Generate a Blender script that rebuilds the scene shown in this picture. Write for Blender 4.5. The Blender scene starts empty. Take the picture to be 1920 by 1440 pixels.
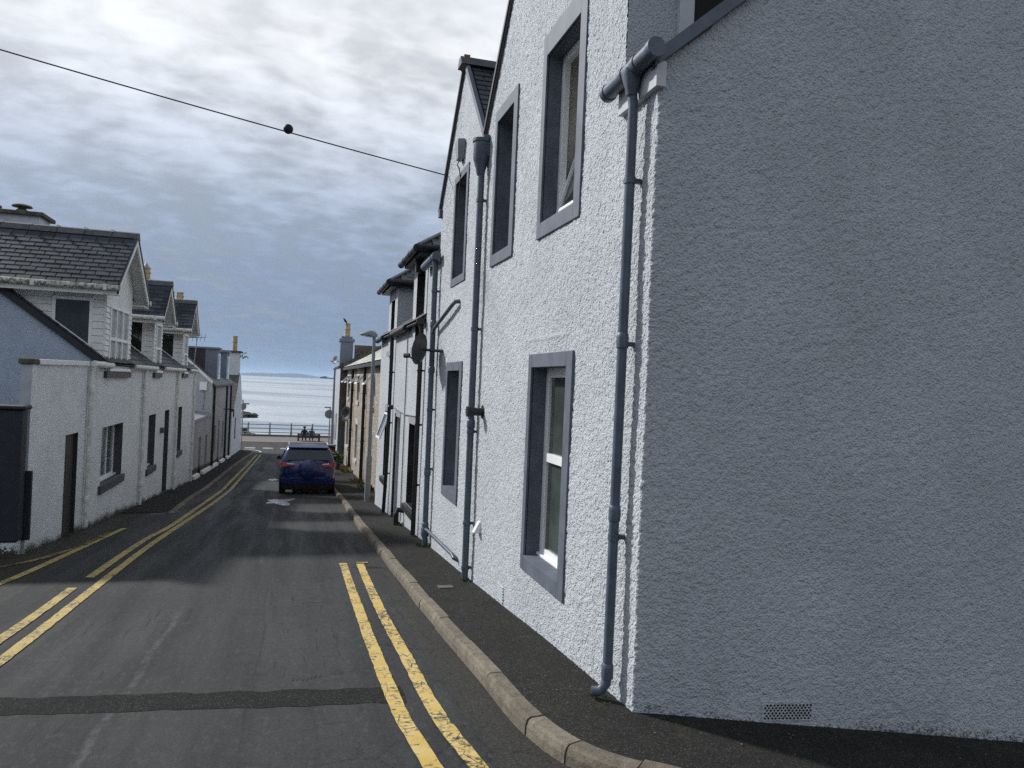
import bpy, math, random
import numpy as np
from mathutils import Vector, Matrix, Quaternion, noise as mnoise
random.seed(7); rng = np.random.default_rng(7)
sc = bpy.context.scene
col = sc.collection
R = math.radians

# ------------------------------------------------------------------ camera
cam_d = bpy.data.cameras.new('camera'); cam = bpy.data.objects.new('camera', cam_d); col.objects.link(cam)
YAW, ROLL, PITCH = R(15.7), R(2.5), math.atan(5.0 / 1442)
fw = Vector((math.sin(YAW) * math.cos(PITCH), math.cos(YAW) * math.cos(PITCH), math.sin(PITCH)))
r0 = Vector((math.cos(YAW), -math.sin(YAW), 0)); u0 = r0.cross(fw)
rt = r0 * math.cos(ROLL) + u0 * math.sin(ROLL); up = u0 * math.cos(ROLL) - r0 * math.sin(ROLL)
cam.matrix_world = Matrix(((rt.x, up.x, -fw.x, 0), (rt.y, up.y, -fw.y, 0), (rt.z, up.z, -fw.z, 1.7), (0, 0, 0, 1)))
cam_d.sensor_fit = 'HORIZONTAL'; cam_d.sensor_width = 36; cam_d.lens = 36 * 1442 / 1920
cam_d.clip_start = 0.05; cam_d.clip_end = 60000
sc.camera = cam

# ------------------------------------------------------------------ sky, sun, exposure
SUN_AZ, SUN_EL = R(45), R(34)                      # azimuth to the left of the street direction (+Y)
S = Vector((-math.sin(SUN_AZ) * math.cos(SUN_EL), math.cos(SUN_AZ) * math.cos(SUN_EL), math.sin(SUN_EL)))
world = bpy.data.worlds.new('World'); sc.world = world; world.use_nodes = True
class NT:
    """tiny node helper"""
    def __init__(s, nt): s.nt = nt; s.n = nt.nodes; s.l = nt.links
    def new(s, t, **k):
        n = s.n.new(t)
        for a, b in k.items(): setattr(n, a, b)
        return n
    def put(s, sock, v):
        if v is None: return
        if hasattr(v, 'is_output') or isinstance(v, bpy.types.NodeSocket): s.l.new(v, sock)
        else:
            if sock.type == 'RGBA' and len(v) == 3: v = (*v, 1)
            sock.default_value = v
    def math(s, op, a, b=None, c=None, clamp=False):
        n = s.new('ShaderNodeMath', operation=op, use_clamp=clamp)
        for i, v in enumerate((a, b, c)): s.put(n.inputs[i], v)
        return n.outputs[0]
    def mix(s, f, a, b, blend='MIX'):
        n = s.new('ShaderNodeMix', data_type='RGBA', blend_type=blend)
        s.put(n.inputs[0], f); s.put(n.inputs[6], a); s.put(n.inputs[7], b); return n.outputs[2]
    def noise(s, vec, scale, detail=4, rough=0.5, dist=0.0, lac=2.0):
        n = s.new('ShaderNodeTexNoise'); s.put(n.inputs['Vector'], vec)
        n.inputs['Scale'].default_value = scale; n.inputs['Detail'].default_value = detail
        n.inputs['Roughness'].default_value = rough; n.inputs['Distortion'].default_value = dist
        n.inputs['Lacunarity'].default_value = lac
        return n.outputs['Fac']
    def voro(s, vec, scale, feature='F1', rnd=1.0, out='Distance'):
        n = s.new('ShaderNodeTexVoronoi', feature=feature); s.put(n.inputs['Vector'], vec)
        n.inputs['Scale'].default_value = scale; n.inputs['Randomness'].default_value = rnd
        return n.outputs[out]
    def ramp(s, f, stops, interp='LINEAR'):
        n = s.new('ShaderNodeValToRGB'); s.put(n.inputs[0], f); e = n.color_ramp.elements
        n.color_ramp.interpolation = interp
        while len(e) < len(stops): e.new(0.5)
        for el, (p, c) in zip(e, stops):
            el.position = p; el.color = (c, c, c, 1) if isinstance(c, (int, float)) else (*c, 1)
        return n.outputs[0]
    def maprange(s, v, a, b, c=0.0, d=1.0, smooth=True):
        n = s.new('ShaderNodeMapRange', interpolation_type='SMOOTHSTEP' if smooth else 'LINEAR')
        s.put(n.inputs[0], v)
        for i, q in enumerate((a, b, c, d)): n.inputs[i + 1].default_value = q
        return n.outputs[0]
    def scaled(s, vec, sc_, rot=(0, 0, 0), loc=(0, 0, 0)):
        n = s.new('ShaderNodeMapping'); s.put(n.inputs[0], vec)
        n.inputs[1].default_value = loc; n.inputs[2].default_value = rot; n.inputs[3].default_value = sc_
        return n.outputs[0]
    def sep(s, vec):
        n = s.new('ShaderNodeSeparateXYZ'); s.put(n.inputs[0], vec); return n.outputs
    def comb(s, x, y, z=0.0):
        n = s.new('ShaderNodeCombineXYZ')
        for i, v in enumerate((x, y, z)): s.put(n.inputs[i], v)
        return n.outputs[0]

W = NT(world.node_tree); W.n.clear()
tcw = W.new('ShaderNodeTexCoord').outputs['Generated']
sky = W.new('ShaderNodeTexSky', sky_type='NISHITA', sun_disc=False, sun_elevation=SUN_EL, sun_rotation=-SUN_AZ,
            air_density=1.2, dust_density=2.0, ozone_density=1.5)
sx = W.sep(tcw)
zc = W.math('MAXIMUM', sx[2], 0.0)
inv = W.math('DIVIDE', 1.0, W.math('ADD', zc, 0.30))
pw = W.comb(W.math('MULTIPLY', sx[0], inv), W.math('MULTIPLY', sx[1], inv), 0.0)
n_big = W.noise(W.scaled(pw, (0.9, 0.6, 1), (0, 0, R(25))), 1.3, 3, 0.5, 0.1)
n_mid = W.noise(W.scaled(pw, (1.0, 0.8, 1), (0, 0, R(-35))), 6.0, 4, 0.48, 0.25)
n_rip = W.noise(W.scaled(pw, (0.75, 1.25, 1), (0, 0, R(-40)), (3, 7, 0)), 15.0, 3, 0.5, 0.2)
tex = W.math('ADD', W.math('MULTIPLY', n_big, 0.30), W.math('ADD', W.math('MULTIPLY', n_mid, 0.40), W.math('MULTIPLY', n_rip, 0.30)))
texs = W.maprange(tex, 0.36, 0.62)
elev = W.ramp(zc, [(0.0, (0.190, 0.265, 0.39)), (0.045, (0.205, 0.282, 0.415)), (0.13, (0.255, 0.325, 0.455)), (0.21, (0.38, 0.445, 0.57)),
                   (0.29, (0.60, 0.65, 0.735)), (0.39, (0.87, 0.895, 0.925)), (0.55, (0.62, 0.66, 0.72)), (1.0, (0.22, 0.28, 0.37))])
amp = W.ramp(zc, [(0.0, 0.12), (0.10, 0.13), (0.19, 0.34), (0.30, 0.36), (0.40, 0.22), (0.5, 0.16), (1.0, 0.3)])
gain = W.math('ADD', 1.0, W.math('MULTIPLY', amp, W.math('MULTIPLY', W.math('SUBTRACT', texs, 0.48), 1.6)))
dotn = W.new('ShaderNodeVectorMath', operation='DOT_PRODUCT'); W.l.new(tcw, dotn.inputs[0]); dotn.inputs[1].default_value = S
glow = W.math('ADD', 0.17, W.math('MULTIPLY', W.math('POWER', W.math('MAXIMUM', W.math('ADD', W.math('MULTIPLY', dotn.outputs[0], 0.5), 0.5), 0.0), 2.0), 1.50))
gain = W.math('MULTIPLY', gain, W.math('MINIMUM', glow, 1.2))
away = W.maprange(dotn.outputs[0], 0.40, -0.4, 0.0, 1.0)      # blue tint away from the sun, added to cool the shade
elev = W.mix(away, elev, W.mix(1.0, elev, (0.55, 0.90, 1.50), 'MULTIPLY'))
vm = W.new('ShaderNodeVectorMath', operation='SCALE'); W.l.new(elev, vm.inputs[0]); W.l.new(gain, vm.inputs['Scale'])
skys = W.new('ShaderNodeVectorMath', operation='SCALE'); W.l.new(sky.outputs[0], skys.inputs[0]); skys.inputs['Scale'].default_value = 0.10
thin = W.math('SUBTRACT', 0.97, W.math('MULTIPLY', W.maprange(tex, 0.50, 0.34), 0.22))
skyc = W.mix(thin, skys.outputs[0], vm.outputs[0])
bg = W.new('ShaderNodeBackground'); W.l.new(skyc, bg.inputs[0]); bg.inputs[1].default_value = 1.0
W.l.new(bg.outputs[0], W.new('ShaderNodeOutputWorld').inputs[0])

sun_d = bpy.data.lights.new('sun', 'SUN'); sun_d.energy = 4.6; sun_d.angle = R(4.2); sun_d.color = (1.0, 0.985, 0.965)
sun = bpy.data.objects.new('sun', sun_d); col.objects.link(sun)
sun.rotation_euler = S.to_track_quat('Z', 'Y').to_euler(); sun.location = S * 60
sc.view_settings.view_transform = 'Standard'; sc.view_settings.look = 'None'
sc.view_settings.gamma = 1.0; sc.view_settings.use_curve_mapping = False; sc.view_settings.exposure = 0.0
sc.cycles.use_denoising = False; sc.cycles.max_bounces = 6; sc.cycles.diffuse_bounces = 3; sc.cycles.glossy_bounces = 3; sc.cycles.volume_bounces = 0

# ------------------------------------------------------------------ materials
MAT = {}
def mat(name, color=(0.5, 0.5, 0.5), rough=0.7, spec=0.3, metal=0.0, fn=None, var=0.0, vscale=3.0, bump=0.0, bscale=40.0, bdist=0.004):
    m = bpy.data.materials.new(name); m.use_nodes = True; t = NT(m.node_tree)
    b = t.n['Principled BSDF']; b.inputs['Base Color'].default_value = (*color, 1)
    b.inputs['Roughness'].default_value = rough; b.inputs['Specular IOR Level'].default_value = spec; b.inputs['Metallic'].default_value = metal
    tc = t.new('ShaderNodeTexCoord'); pos = t.new('ShaderNodeNewGeometry').outputs['Position']
    if fn: fn(t, b, pos, tc)
    else:
        if var:
            f = t.noise(pos, vscale, 5, 0.6)
            c2 = tuple(c * (1 - var) for c in color); c1 = tuple(min(1, c * (1 + var)) for c in color)
            t.put(b.inputs['Base Color'], t.mix(t.maprange(f, 0.3, 0.7), c2, c1))
        if bump: bumpn(t, b, t.noise(pos, bscale, 4, 0.6), bump, bdist)
    MAT[name] = m
    return m
def bumpn(t, b, h, strength=1.0, dist=0.01, normal=None):
    n = t.new('ShaderNodeBump'); n.inputs['Strength'].default_value = strength; n.inputs['Distance'].default_value = dist
    t.put(n.inputs['Height'], h)
    if normal is not None: t.l.new(normal, n.inputs['Normal'])
    t.l.new(n.outputs[0], b.inputs['Normal']); return n.outputs[0]

def harl(color, scale=55.0, dist=0.012, fine=0.003, stain=0.0, dirt=(0.06, 0.055, 0.04), slope=0.0, pit_shade=0.0, off=0.0):
    """wet-dash render: rounded stones under paint, rain streaks and splash dirt of its own shape"""
    def fn(t, b, pos, tc):
        v = t.voro(pos, scale, 'SMOOTH_F1'); n = t.noise(pos, scale * 2.2, 3, 0.6)
        h = t.math('SUBTRACT', t.math('MULTIPLY', n, 0.45), v)
        m = t.noise(pos, 1.3, 5, 0.62); st = t.noise(t.scaled(pos, (6, 6, 0.35)), 1.0, 4, 0.6)
        c = t.mix(t.maprange(m, 0.3, 0.75), tuple(x * 0.86 for x in color), color)
        c = t.mix(t.math('MULTIPLY', t.maprange(st, 0.52, 0.75), 0.12 + stain * 0.22), c, tuple(x * 0.62 * y for x, y in zip(color, (1.0, 0.99, 0.93))))
        if pit_shade:   # shade in the pits between the stones, painted into the colour
            c = t.mix(t.math('MULTIPLY', t.maprange(v, 0.36, 0.62), pit_shade), c, tuple(x * 0.38 for x in color))
        if stain:
            s = t.sep(pos); hg = t.math('ADD', s[2], t.math('ADD', t.math('MULTIPLY', s[1], slope), t.math('ADD', off, t.math('MULTIPLY', t.math('MAXIMUM', t.math('SUBTRACT', s[0], 2.1), 0.0), 0.085))))
            f = t.math('ADD', t.math('MULTIPLY', t.noise(pos, 42, 4, 0.7), 0.75), t.math('ADD', t.math('MULTIPLY', hg, 1.25), t.math('MULTIPLY', t.noise(pos, 2.2, 3), 0.28)))
            k2 = t.maprange(f, 0.51, 0.45)
            c = t.mix(t.math('MULTIPLY', k2, min(1.0, stain * 2.2)), c, dirt)
        t.put(b.inputs['Base Color'], c)
        bumpn(t, b, h, 1.0, dist)
    return fn
mat('harl_near', rough=0.8, spec=0.2, fn=harl((0.545, 0.58, 0.615), 85, 0.012, stain=0.35, slope=0.083, pit_shade=0.28, off=-.10))
mat('harl_white', rough=0.85, spec=0.2, fn=harl((0.545, 0.575, 0.61), 52, 0.014, stain=0.35, slope=0.083, pit_shade=0.6))
mat('harl_left', rough=0.85, spec=0.2, fn=harl((0.80, 0.83, 0.85), 55, 0.012, stain=0.8, slope=0.077, pit_shade=0.4, off=-.13))
mat('harl_grey', rough=0.85, spec=0.2, fn=harl((0.40, 0.40, 0.42), 55, 0.010, stain=0.5, slope=0.06))
mat('harl_pale', rough=0.85, spec=0.2, fn=harl((0.44, 0.455, 0.48), 55, 0.008, stain=0.4, slope=0.06))
mat('harl_blue', rough=0.85, spec=0.2, fn=harl((0.46, 0.53, 0.635), 55, 0.012, stain=0.3, slope=0.077, pit_shade=0.4))
mat('wall_end_shade', (0.40, 0.425, 0.45), 0.85, 0.2, var=0.12, vscale=4, bump=0.3, bscale=60)  # end face darker than the wall front: its shade is in the colour
mat('blue_paint', (0.105, 0.123, 0.153), 0.6, 0.3, var=0.16, vscale=5, bump=0.25, bscale=120, bdist=0.003)
mat('blue_pipe', (0.080, 0.102, 0.135), 0.42, 0.4, var=0.16, vscale=11, bump=0.15, bscale=60)
mat('black_paint', (0.014, 0.014, 0.016), 0.45, 0.4, var=0.2, vscale=14)
mat('grey_margin', (0.27, 0.28, 0.30), 0.6, var=0.1, vscale=8)
mat('charcoal', (0.075, 0.078, 0.085), 0.6, var=0.12, vscale=9, bump=0.2, bscale=90)
mat('dark_door', (0.035, 0.036, 0.040), 0.5, 0.35, var=0.15, vscale=9)
mat('white_upvc', (0.80, 0.81, 0.81), 0.30, 0.45, var=0.03, vscale=6)
mat('white_board', (0.74, 0.74, 0.72), 0.5, 0.35, var=0.07, vscale=5, bump=0.15, bscale=70)
mat('white_gutter', (0.66, 0.66, 0.62), 0.5, 0.35, var=0.2, vscale=9)
def moss_fn(t, b, pos, tc):
    f = t.maprange(t.noise(pos, 14, 5, 0.7), 0.42, 0.6)
    t.put(b.inputs['Base Color'], t.mix(f, (0.55, 0.55, 0.52), (0.13, 0.14, 0.09)))
mat('mossy_gutter', rough=0.7, fn=moss_fn)
def glass_fn(t, b, pos, tc):
    t.put(b.inputs['Base Color'], t.mix(t.maprange(t.noise(pos, 1.7, 3), 0.35, 0.65), (0.010, 0.013, 0.014), (0.032, 0.038, 0.038)))
    bumpn(t, b, t.noise(pos, 2.2, 2), 0.12, 0.01)
mat('glass', rough=0.04, spec=0.5, fn=glass_fn)
mat('glass_pale', (0.055, 0.068, 0.062), 0.06, 0.5, var=0.3, vscale=2.5)
mat('curtain', (0.46, 0.45, 0.42), 0.9, 0.1, var=0.1, vscale=5)
mat('net_curtain', (0.30, 0.33, 0.33), 0.25, 0.5, var=0.35, vscale=5)
mat('net_dark', (0.10, 0.115, 0.115), 0.15, 0.5, var=0.35, vscale=4)
mat('gate_dark', (0.022, 0.026, 0.034), 0.6, var=0.15, vscale=9, bump=0.2, bscale=90)
mat('interior', (0.03, 0.03, 0.03), 0.9, 0.1)
def slate_fn(c):
    def fn(t, b, pos, tc):
        oi = t.new('ShaderNodeObjectInfo')
        rnd = oi.outputs['Random']; isl = t.new('ShaderNodeNewGeometry').outputs['Random Per Island']
        q = t.math('FRACT', t.math('ADD', rnd, t.math('MULTIPLY', isl, 3.7)))
        k = t.math('ADD', 0.5, t.math('MULTIPLY', q, 1.05))
        n = t.noise(t.scaled(pos, (1, 1, 1)), 26, 5, 0.7)
        cc = t.mix(t.maprange(n, 0.3, 0.7), tuple(x * 0.75 for x in c), tuple(min(1, x * 1.2) for x in c))
        lich = t.maprange(t.noise(pos, 60, 3, 0.7), 0.66, 0.74)
        cc = t.mix(t.math('MULTIPLY', lich, 0.5), cc, (0.22, 0.22, 0.18))
        v = t.new('ShaderNodeVectorMath', operation='SCALE'); t.l.new(cc, v.inputs[0]); t.l.new(k, v.inputs['Scale'])
        t.put(b.inputs['Base Color'], v.outputs[0]); bumpn(t, b, n, 0.4, 0.004)
    return fn
mat('slate', rough=0.6, spec=0.22, fn=slate_fn((0.036, 0.040, 0.050)))
mat('slate_dark', rough=0.5, spec=0.4, fn=slate_fn((0.032, 0.034, 0.040)))
mat('slate_pale', rough=0.7, spec=0.3, fn=slate_fn((0.42, 0.41, 0.37)))
mat('ridge_tile', (0.10, 0.10, 0.105), 0.7, var=0.25, vscale=8)
mat('lead', (0.20, 0.21, 0.23), 0.5, var=0.15, vscale=7)
mat('lead_bright', (0.62, 0.63, 0.65), 0.45, var=0.1)
def pot_fn(t, b, pos, tc):
    f = t.noise(pos, 7, 5, 0.7)
    t.put(b.inputs['Base Color'], t.ramp(f, [(0.3, (0.16, 0.12, 0.07)), (0.5, (0.42, 0.33, 0.19)), (0.7, (0.52, 0.43, 0.27))]))
mat('clay_pot', rough=0.8, fn=pot_fn)
mat('chimney_render', (0.50, 0.52, 0.55), 0.85, var=0.15, vscale=2.5, bump=0.4, bscale=40)
mat('chimney_blue', (0.17, 0.195, 0.245), 0.85, var=0.1, vscale=2.5, bump=0.3, bscale=40)
mat('coping', (0.10, 0.095, 0.075), 0.9, var=0.4, vscale=6)
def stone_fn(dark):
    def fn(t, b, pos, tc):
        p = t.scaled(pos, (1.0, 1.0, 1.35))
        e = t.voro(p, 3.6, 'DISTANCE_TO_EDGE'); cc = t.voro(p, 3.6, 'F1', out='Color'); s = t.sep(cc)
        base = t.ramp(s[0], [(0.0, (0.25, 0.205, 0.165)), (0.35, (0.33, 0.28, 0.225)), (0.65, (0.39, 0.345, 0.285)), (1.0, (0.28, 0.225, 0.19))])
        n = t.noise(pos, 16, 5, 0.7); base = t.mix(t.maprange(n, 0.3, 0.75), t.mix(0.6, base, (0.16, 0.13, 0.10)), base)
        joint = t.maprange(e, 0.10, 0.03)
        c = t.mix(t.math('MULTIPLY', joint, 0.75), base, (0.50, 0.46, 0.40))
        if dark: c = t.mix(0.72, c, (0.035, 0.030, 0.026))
        t.put(b.inputs['Base Color'], c)
        bumpn(t, b, t.math('ADD', t.math('MINIMUM', e, 0.12), t.math('MULTIPLY', n, 0.06)), 1.0, 0.12)
    return fn
mat('rubble', rough=0.9, spec=0.15, fn=stone_fn(False))
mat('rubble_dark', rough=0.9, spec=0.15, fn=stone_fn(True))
mat('dressed_stone', (0.42, 0.40, 0.38), 0.85, var=0.15, vscale=7, bump=0.3)
mat('galvanised', (0.26, 0.275, 0.29), 0.45, 0.5, metal=0.35, var=0.1, vscale=6)
mat('lamp_grey', (0.22, 0.235, 0.25), 0.5, 0.4, var=0.08, vscale=5)
mat('dish_dark', (0.045, 0.047, 0.052), 0.5, 0.4, var=0.15, vscale=9)
mat('dish_grey', (0.20, 0.21, 0.22), 0.5, 0.4, var=0.1)
mat('rail_paint', (0.21, 0.25, 0.28), 0.5, 0.4, var=0.1)
mat('wire_black', (0.012, 0.012, 0.013), 0.6)
mat('bench_wood', (0.055, 0.04, 0.03), 0.7, var=0.2, vscale=9)

# road: worn asphalt with wheel tracks, seams, tyre polish, fine cracks
PALE = None
def road_fn(t, b, pos, tc):
    s = t.sep(pos)
    big = t.noise(pos, 0.55, 4, 0.6); lon = t.noise(t.scaled(pos, (3.2, 0.18, 1)), 1.0, 5, 0.62)
    lon2 = t.noise(t.scaled(pos, (14.0, 0.5, 1)), 1.0, 4, 0.6); agg = t.noise(pos, 100, 3, 0.7); blot = t.noise(pos, 3.2, 6, 0.68, 0.6)
    c = t.mix(t.maprange(big, 0.32, 0.68), (0.034, 0.0345, 0.034), (0.050, 0.0505, 0.0485))
    c = t.mix(t.math('MULTIPLY', t.maprange(lon, 0.38, 0.60), 0.7), c, (0.027, 0.0275, 0.028))
    c = t.mix(t.math('MULTIPLY', t.maprange(lon2, 0.56, 0.72), 0.15), c, (0.060, 0.060, 0.058))
    c = t.mix(t.math('MULTIPLY', t.maprange(t.noise(t.scaled(pos, (24.0, 1.3, 1)), 1.0, 4, 0.7), 0.57, 0.66), t.maprange(t.noise(pos, 1.1, 3), 0.46, 0.58)), c, (0.014, 0.014, 0.014))
    c = t.mix(t.math('MULTIPLY', t.maprange(blot, 0.56, 0.70), 0.6), c, (0.021, 0.021, 0.021))
    c = t.mix(t.math('MULTIPLY', t.maprange(agg, 0.54, 0.70), 0.55), c, (0.085, 0.085, 0.08))
    gr_ = t.noise(pos, 75, 4, 0.75); gr2 = t.noise(t.scaled(pos, (1.6, .7, 1)), 15, 5, 0.7)
    c = t.mix(t.math('MULTIPLY', t.maprange(gr_, 0.48, 0.62), 0.7), c, (0.018, 0.018, 0.018)); c = t.mix(t.math('MULTIPLY', t.maprange(gr2, 0.52, 0.66), 0.45), c, (0.070, 0.070, 0.067))
    wob = t.math('MULTIPLY', t.math('SUBTRACT', t.noise(t.scaled(pos, (1, 1.0, 1)), 0.8, 3, 0.5), 0.5), 0.16)
    def seam(x0, w, y0, y1):
        d = t.math('ABSOLUTE', t.math('SUBTRACT', t.math('ADD', s[0], wob), x0))
        k = t.maprange(d, w, w * 0.25)
        k = t.math('MULTIPLY', k, t.math('MULTIPLY', t.maprange(s[1], y0 - 0.3, y0), t.maprange(s[1], y1 + 1.0, y1)))
        return t.math('MULTIPLY', k, t.maprange(t.noise(t.scaled(pos, (1, .45, 1)), 16, 5, 0.75), 0.36, 0.60))
    c = t.mix(t.math('MULTIPLY', seam(-0.98, 0.036, -5, 7.6), 0.60), c, (0.095, 0.097, 0.095))
    c = t.mix(t.math('MULTIPLY', seam(-0.20, 0.016, -5, 13.0), 0.85), c, (0.022, 0.022, 0.022))
    c = t.mix(t.math('MULTIPLY', seam(-0.35, 0.05, 11.0, 30.0), 0.30), c, (0.11, 0.11, 0.11))
    # gutter edge: patched darker strip by the kerb
    edge = t.maprange(t.math('ADD', s[0], t.math('MULTIPLY', wob, 0.5)), 1.06, 1.16)
    edge = t.math('MULTIPLY', edge, t.maprange(s[1], 15, 9))
    c = t.mix(t.math('MULTIPLY', edge, 0.75), c, t.mix(t.maprange(t.noise(pos, 60, 3, .7), .4, .65), (0.022, 0.021, 0.019), (0.065, 0.06, 0.05)))
    # crazing cracks
    pc = t.comb(t.math('ADD', s[0], t.math('MULTIPLY', gr2, .25)), t.math('ADD', s[1], t.math('MULTIPLY', gr_, .12)), 0.0)
    ck = t.maprange(t.voro(t.scaled(pc, (1, 0.7, 1)), 3.0, 'DISTANCE_TO_EDGE'), 0.016, 0.004)
    zone = t.math('MULTIPLY', t.maprange(t.noise(pos, 0.8, 3), 0.42, 0.50), t.maprange(s[0], -0.2, 0.4))
    c = t.mix(t.math('MULTIPLY', ck, zone), c, (0.012, 0.012, 0.012))
    # moss and grit by the left wall
    lm = t.math('MULTIPLY', t.maprange(t.math('ADD', s[0], t.math('MULTIPLY', blot, 0.8)), -2.25, -2.75), t.maprange(s[1], 6.0, 9.0))
    c = t.mix(t.math('MULTIPLY', lm, 0.8), c, t.mix(t.maprange(t.noise(pos, 24, 4, .7), .4, .62), (0.020, 0.018, 0.015), (0.055, 0.050, 0.030)))
    t.put(b.inputs['Base Color'], c)
    t.put(b.inputs['Roughness'], t.maprange(lon, 0.3, 0.7, 0.62, 0.86))
    h = t.math('ADD', t.math('MULTIPLY', agg, 0.5), t.math('MULTIPLY', t.noise(pos, 45, 3, 0.6), 0.6))
    bumpn(t, b, h, 0.55, 0.006)
mat('road', rough=0.75, spec=0.16, fn=road_fn)
def coarse(c0, c1, c2, sc_=220.0, dist=0.008, moss=0.0):
    def fn(t, b, pos, tc):
        v = t.voro(pos, sc_ * 0.5, 'F1', out='Color'); g = t.sep(v)[0]
        n = t.noise(pos, 2.5, 5, 0.65)
        c = t.mix(t.maprange(g, 0.2, 0.95), c0, c1)
        c = t.mix(t.math('GREATER_THAN', g, 0.93), c, c2)
        c = t.mix(t.math('MULTIPLY', t.maprange(n, 0.45, 0.7), 0.5), c, c0)
        if moss: c = t.mix(t.math('MULTIPLY', t.maprange(t.noise(pos, 6, 5, 0.7), 0.56, 0.7), moss), c, (0.075, 0.068, 0.032))
        t.put(b.inputs['Base Color'], c)
        bumpn(t, b, t.math('ADD', g, t.noise(pos, sc_ * 0.6, 2)), 0.8, dist)
    return fn
mat('pavement', rough=0.9, spec=0.12, fn=coarse((0.018, 0.0175, 0.0165), (0.042, 0.040, 0.0365), (0.095, 0.093, 0.085), 330, 0.006, 0.35))
mat('trench', rough=0.92, spec=0.12, fn=coarse((0.014, 0.014, 0.014), (0.036, 0.035, 0.033), (0.085, 0.085, 0.08), 300, 0.010))
def kerb_fn(t, b, pos, tc):
    rnd = t.new('ShaderNodeObjectInfo').outputs['Random']
    n = t.noise(pos, 9, 6, 0.7); m = t.noise(pos, 34, 4, 0.7); g = t.noise(pos, 150, 2)
    c = t.mix(t.maprange(n, 0.3, 0.7), (0.105, 0.089, 0.066), (0.195, 0.168, 0.128))
    c = t.mix(t.math('MULTIPLY', t.maprange(m, 0.55, 0.72), 0.7), c, (0.055, 0.05, 0.038))
    c = t.mix(t.math('MULTIPLY', t.maprange(g, 0.5, 0.75), 0.4), c, (0.38, 0.35, 0.31))
    v = t.new('ShaderNodeVectorMath', operation='SCALE'); t.l.new(c, v.inputs[0])
    t.l.new(t.math('ADD', 0.85, t.math('MULTIPLY', rnd, 0.35)), v.inputs['Scale'])
    t.put(b.inputs['Base Color'], v.outputs[0]); bumpn(t, b, t.math('ADD', m, t.math('MULTIPLY', g, 0.5)), 0.8, 0.008)
mat('kerb', rough=0.9, spec=0.2, fn=kerb_fn)
def paint_fn(cA, cB, lo, hi):
    def fn(t, b, pos, tc):
        n = t.noise(pos, 22, 6, 0.72); big = t.noise(pos, 3.0, 4, 0.6)
        ck = t.voro(t.scaled(pos, (1, 0.8, 1)), 9, 'DISTANCE_TO_EDGE')
        f = t.math('ADD', t.math('MULTIPLY', n, 0.65), t.math('MULTIPLY', big, 0.35))
        worn = t.maprange(f, lo, hi)
        worn = t.math('MAXIMUM', worn, t.math('MULTIPLY', t.maprange(ck, 0.03, 0.008), t.maprange(big, 0.42, 0.55)))
        c = t.mix(t.maprange(t.noise(pos, 6, 4), 0.35, 0.65), cA, cB)
        t.put(b.inputs['Base Color'], t.mix(worn, c, (0.035, 0.034, 0.031)))
        bumpn(t, b, t.noise(pos, 120, 3), 0.4, 0.004)
    return fn
mat('yellow_paint', rough=0.7, spec=0.3, fn=paint_fn((0.50, 0.35, 0.09), (0.56, 0.42, 0.17), 0.50, 0.60))
mat('yellow_worn', rough=0.7, spec=0.3, fn=paint_fn((0.40, 0.29, 0.085), (0.47, 0.36, 0.14), 0.49, 0.62))
mat('yellow_faint', rough=0.8, spec=0.2, fn=paint_fn((0.26, 0.19, 0.06), (0.32, 0.25, 0.10), 0.44, 0.54))
mat('white_paint', rough=0.7, spec=0.3, fn=paint_fn((0.60, 0.60, 0.58), (0.68, 0.68, 0.66), 0.54, 0.66))
mat('puddle_reflection', (0.30, 0.31, 0.32), 0.35, 0.5, var=0.2, vscale=4)  # pale base colour stands for bright sky mirrored in the water
def sea_fn(t, b, pos, tc):
    # wind-ruffled water scatters the bright upper sky; slicks stay smooth and mirror the low grey sky
    sp = t.sep(pos); ly = t.math('LOGARITHM', t.math('MAXIMUM', sp[1], 60.0), 2.718)
    ang = t.math('DIVIDE', sp[0], t.math('MAXIMUM', sp[1], 60.0))
    q = t.comb(t.math('MULTIPLY', ang, 2.2), t.math('ADD', t.math('MULTIPLY', ly, 4.2), t.math('MULTIPLY', ang, 3.0)), 0.0)
    band = t.noise(q, 0.95, 4, 0.6, 0.5)
    k = t.maprange(band, 0.43, 0.54)
    t.put(b.inputs['Base Color'], (0.55, 0.585, 0.615, 1)); b.inputs['Metallic'].default_value = 0.86
    t.put(b.inputs['Roughness'], t.math('ADD', 0.24, t.math('MULTIPLY', k, 0.22)))
    w = t.math('ADD', t.noise(t.scaled(pos, (1, 2.2, 1)), 0.55, 4, 0.6), t.math('MULTIPLY', t.noise(t.scaled(pos, (1, 1.6, 1)), 2.0, 3, 0.6), 0.35))
    n = t.new('ShaderNodeBump'); n.inputs['Distance'].default_value = 0.7
    t.put(n.inputs['Strength'], t.math('ADD', 0.22, t.math('MULTIPLY', k, 0.45))); t.put(n.inputs['Height'], w)
    t.l.new(n.outputs[0], b.inputs['Normal'])
mat('sea', rough=0.3, spec=0.8, fn=sea_fn)
mat('promenade', (0.15, 0.135, 0.125), 0.9, var=0.12, vscale=1.2)
mat('earth', (0.06, 0.055, 0.04), 0.95, var=0.3)
mat('hill', (0.035, 0.05, 0.05), 0.95, var=0.3, vscale=0.002)
mat('rock', (0.045, 0.042, 0.038), 0.85, var=0.4, vscale=1.0, bump=0.6, bscale=3, bdist=0.1)
mat('leaf', (0.075, 0.11, 0.035), 0.6, var=0.35, vscale=30)
mat('dry_leaf', (0.20, 0.16, 0.06), 0.7, var=0.35, vscale=30)

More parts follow.
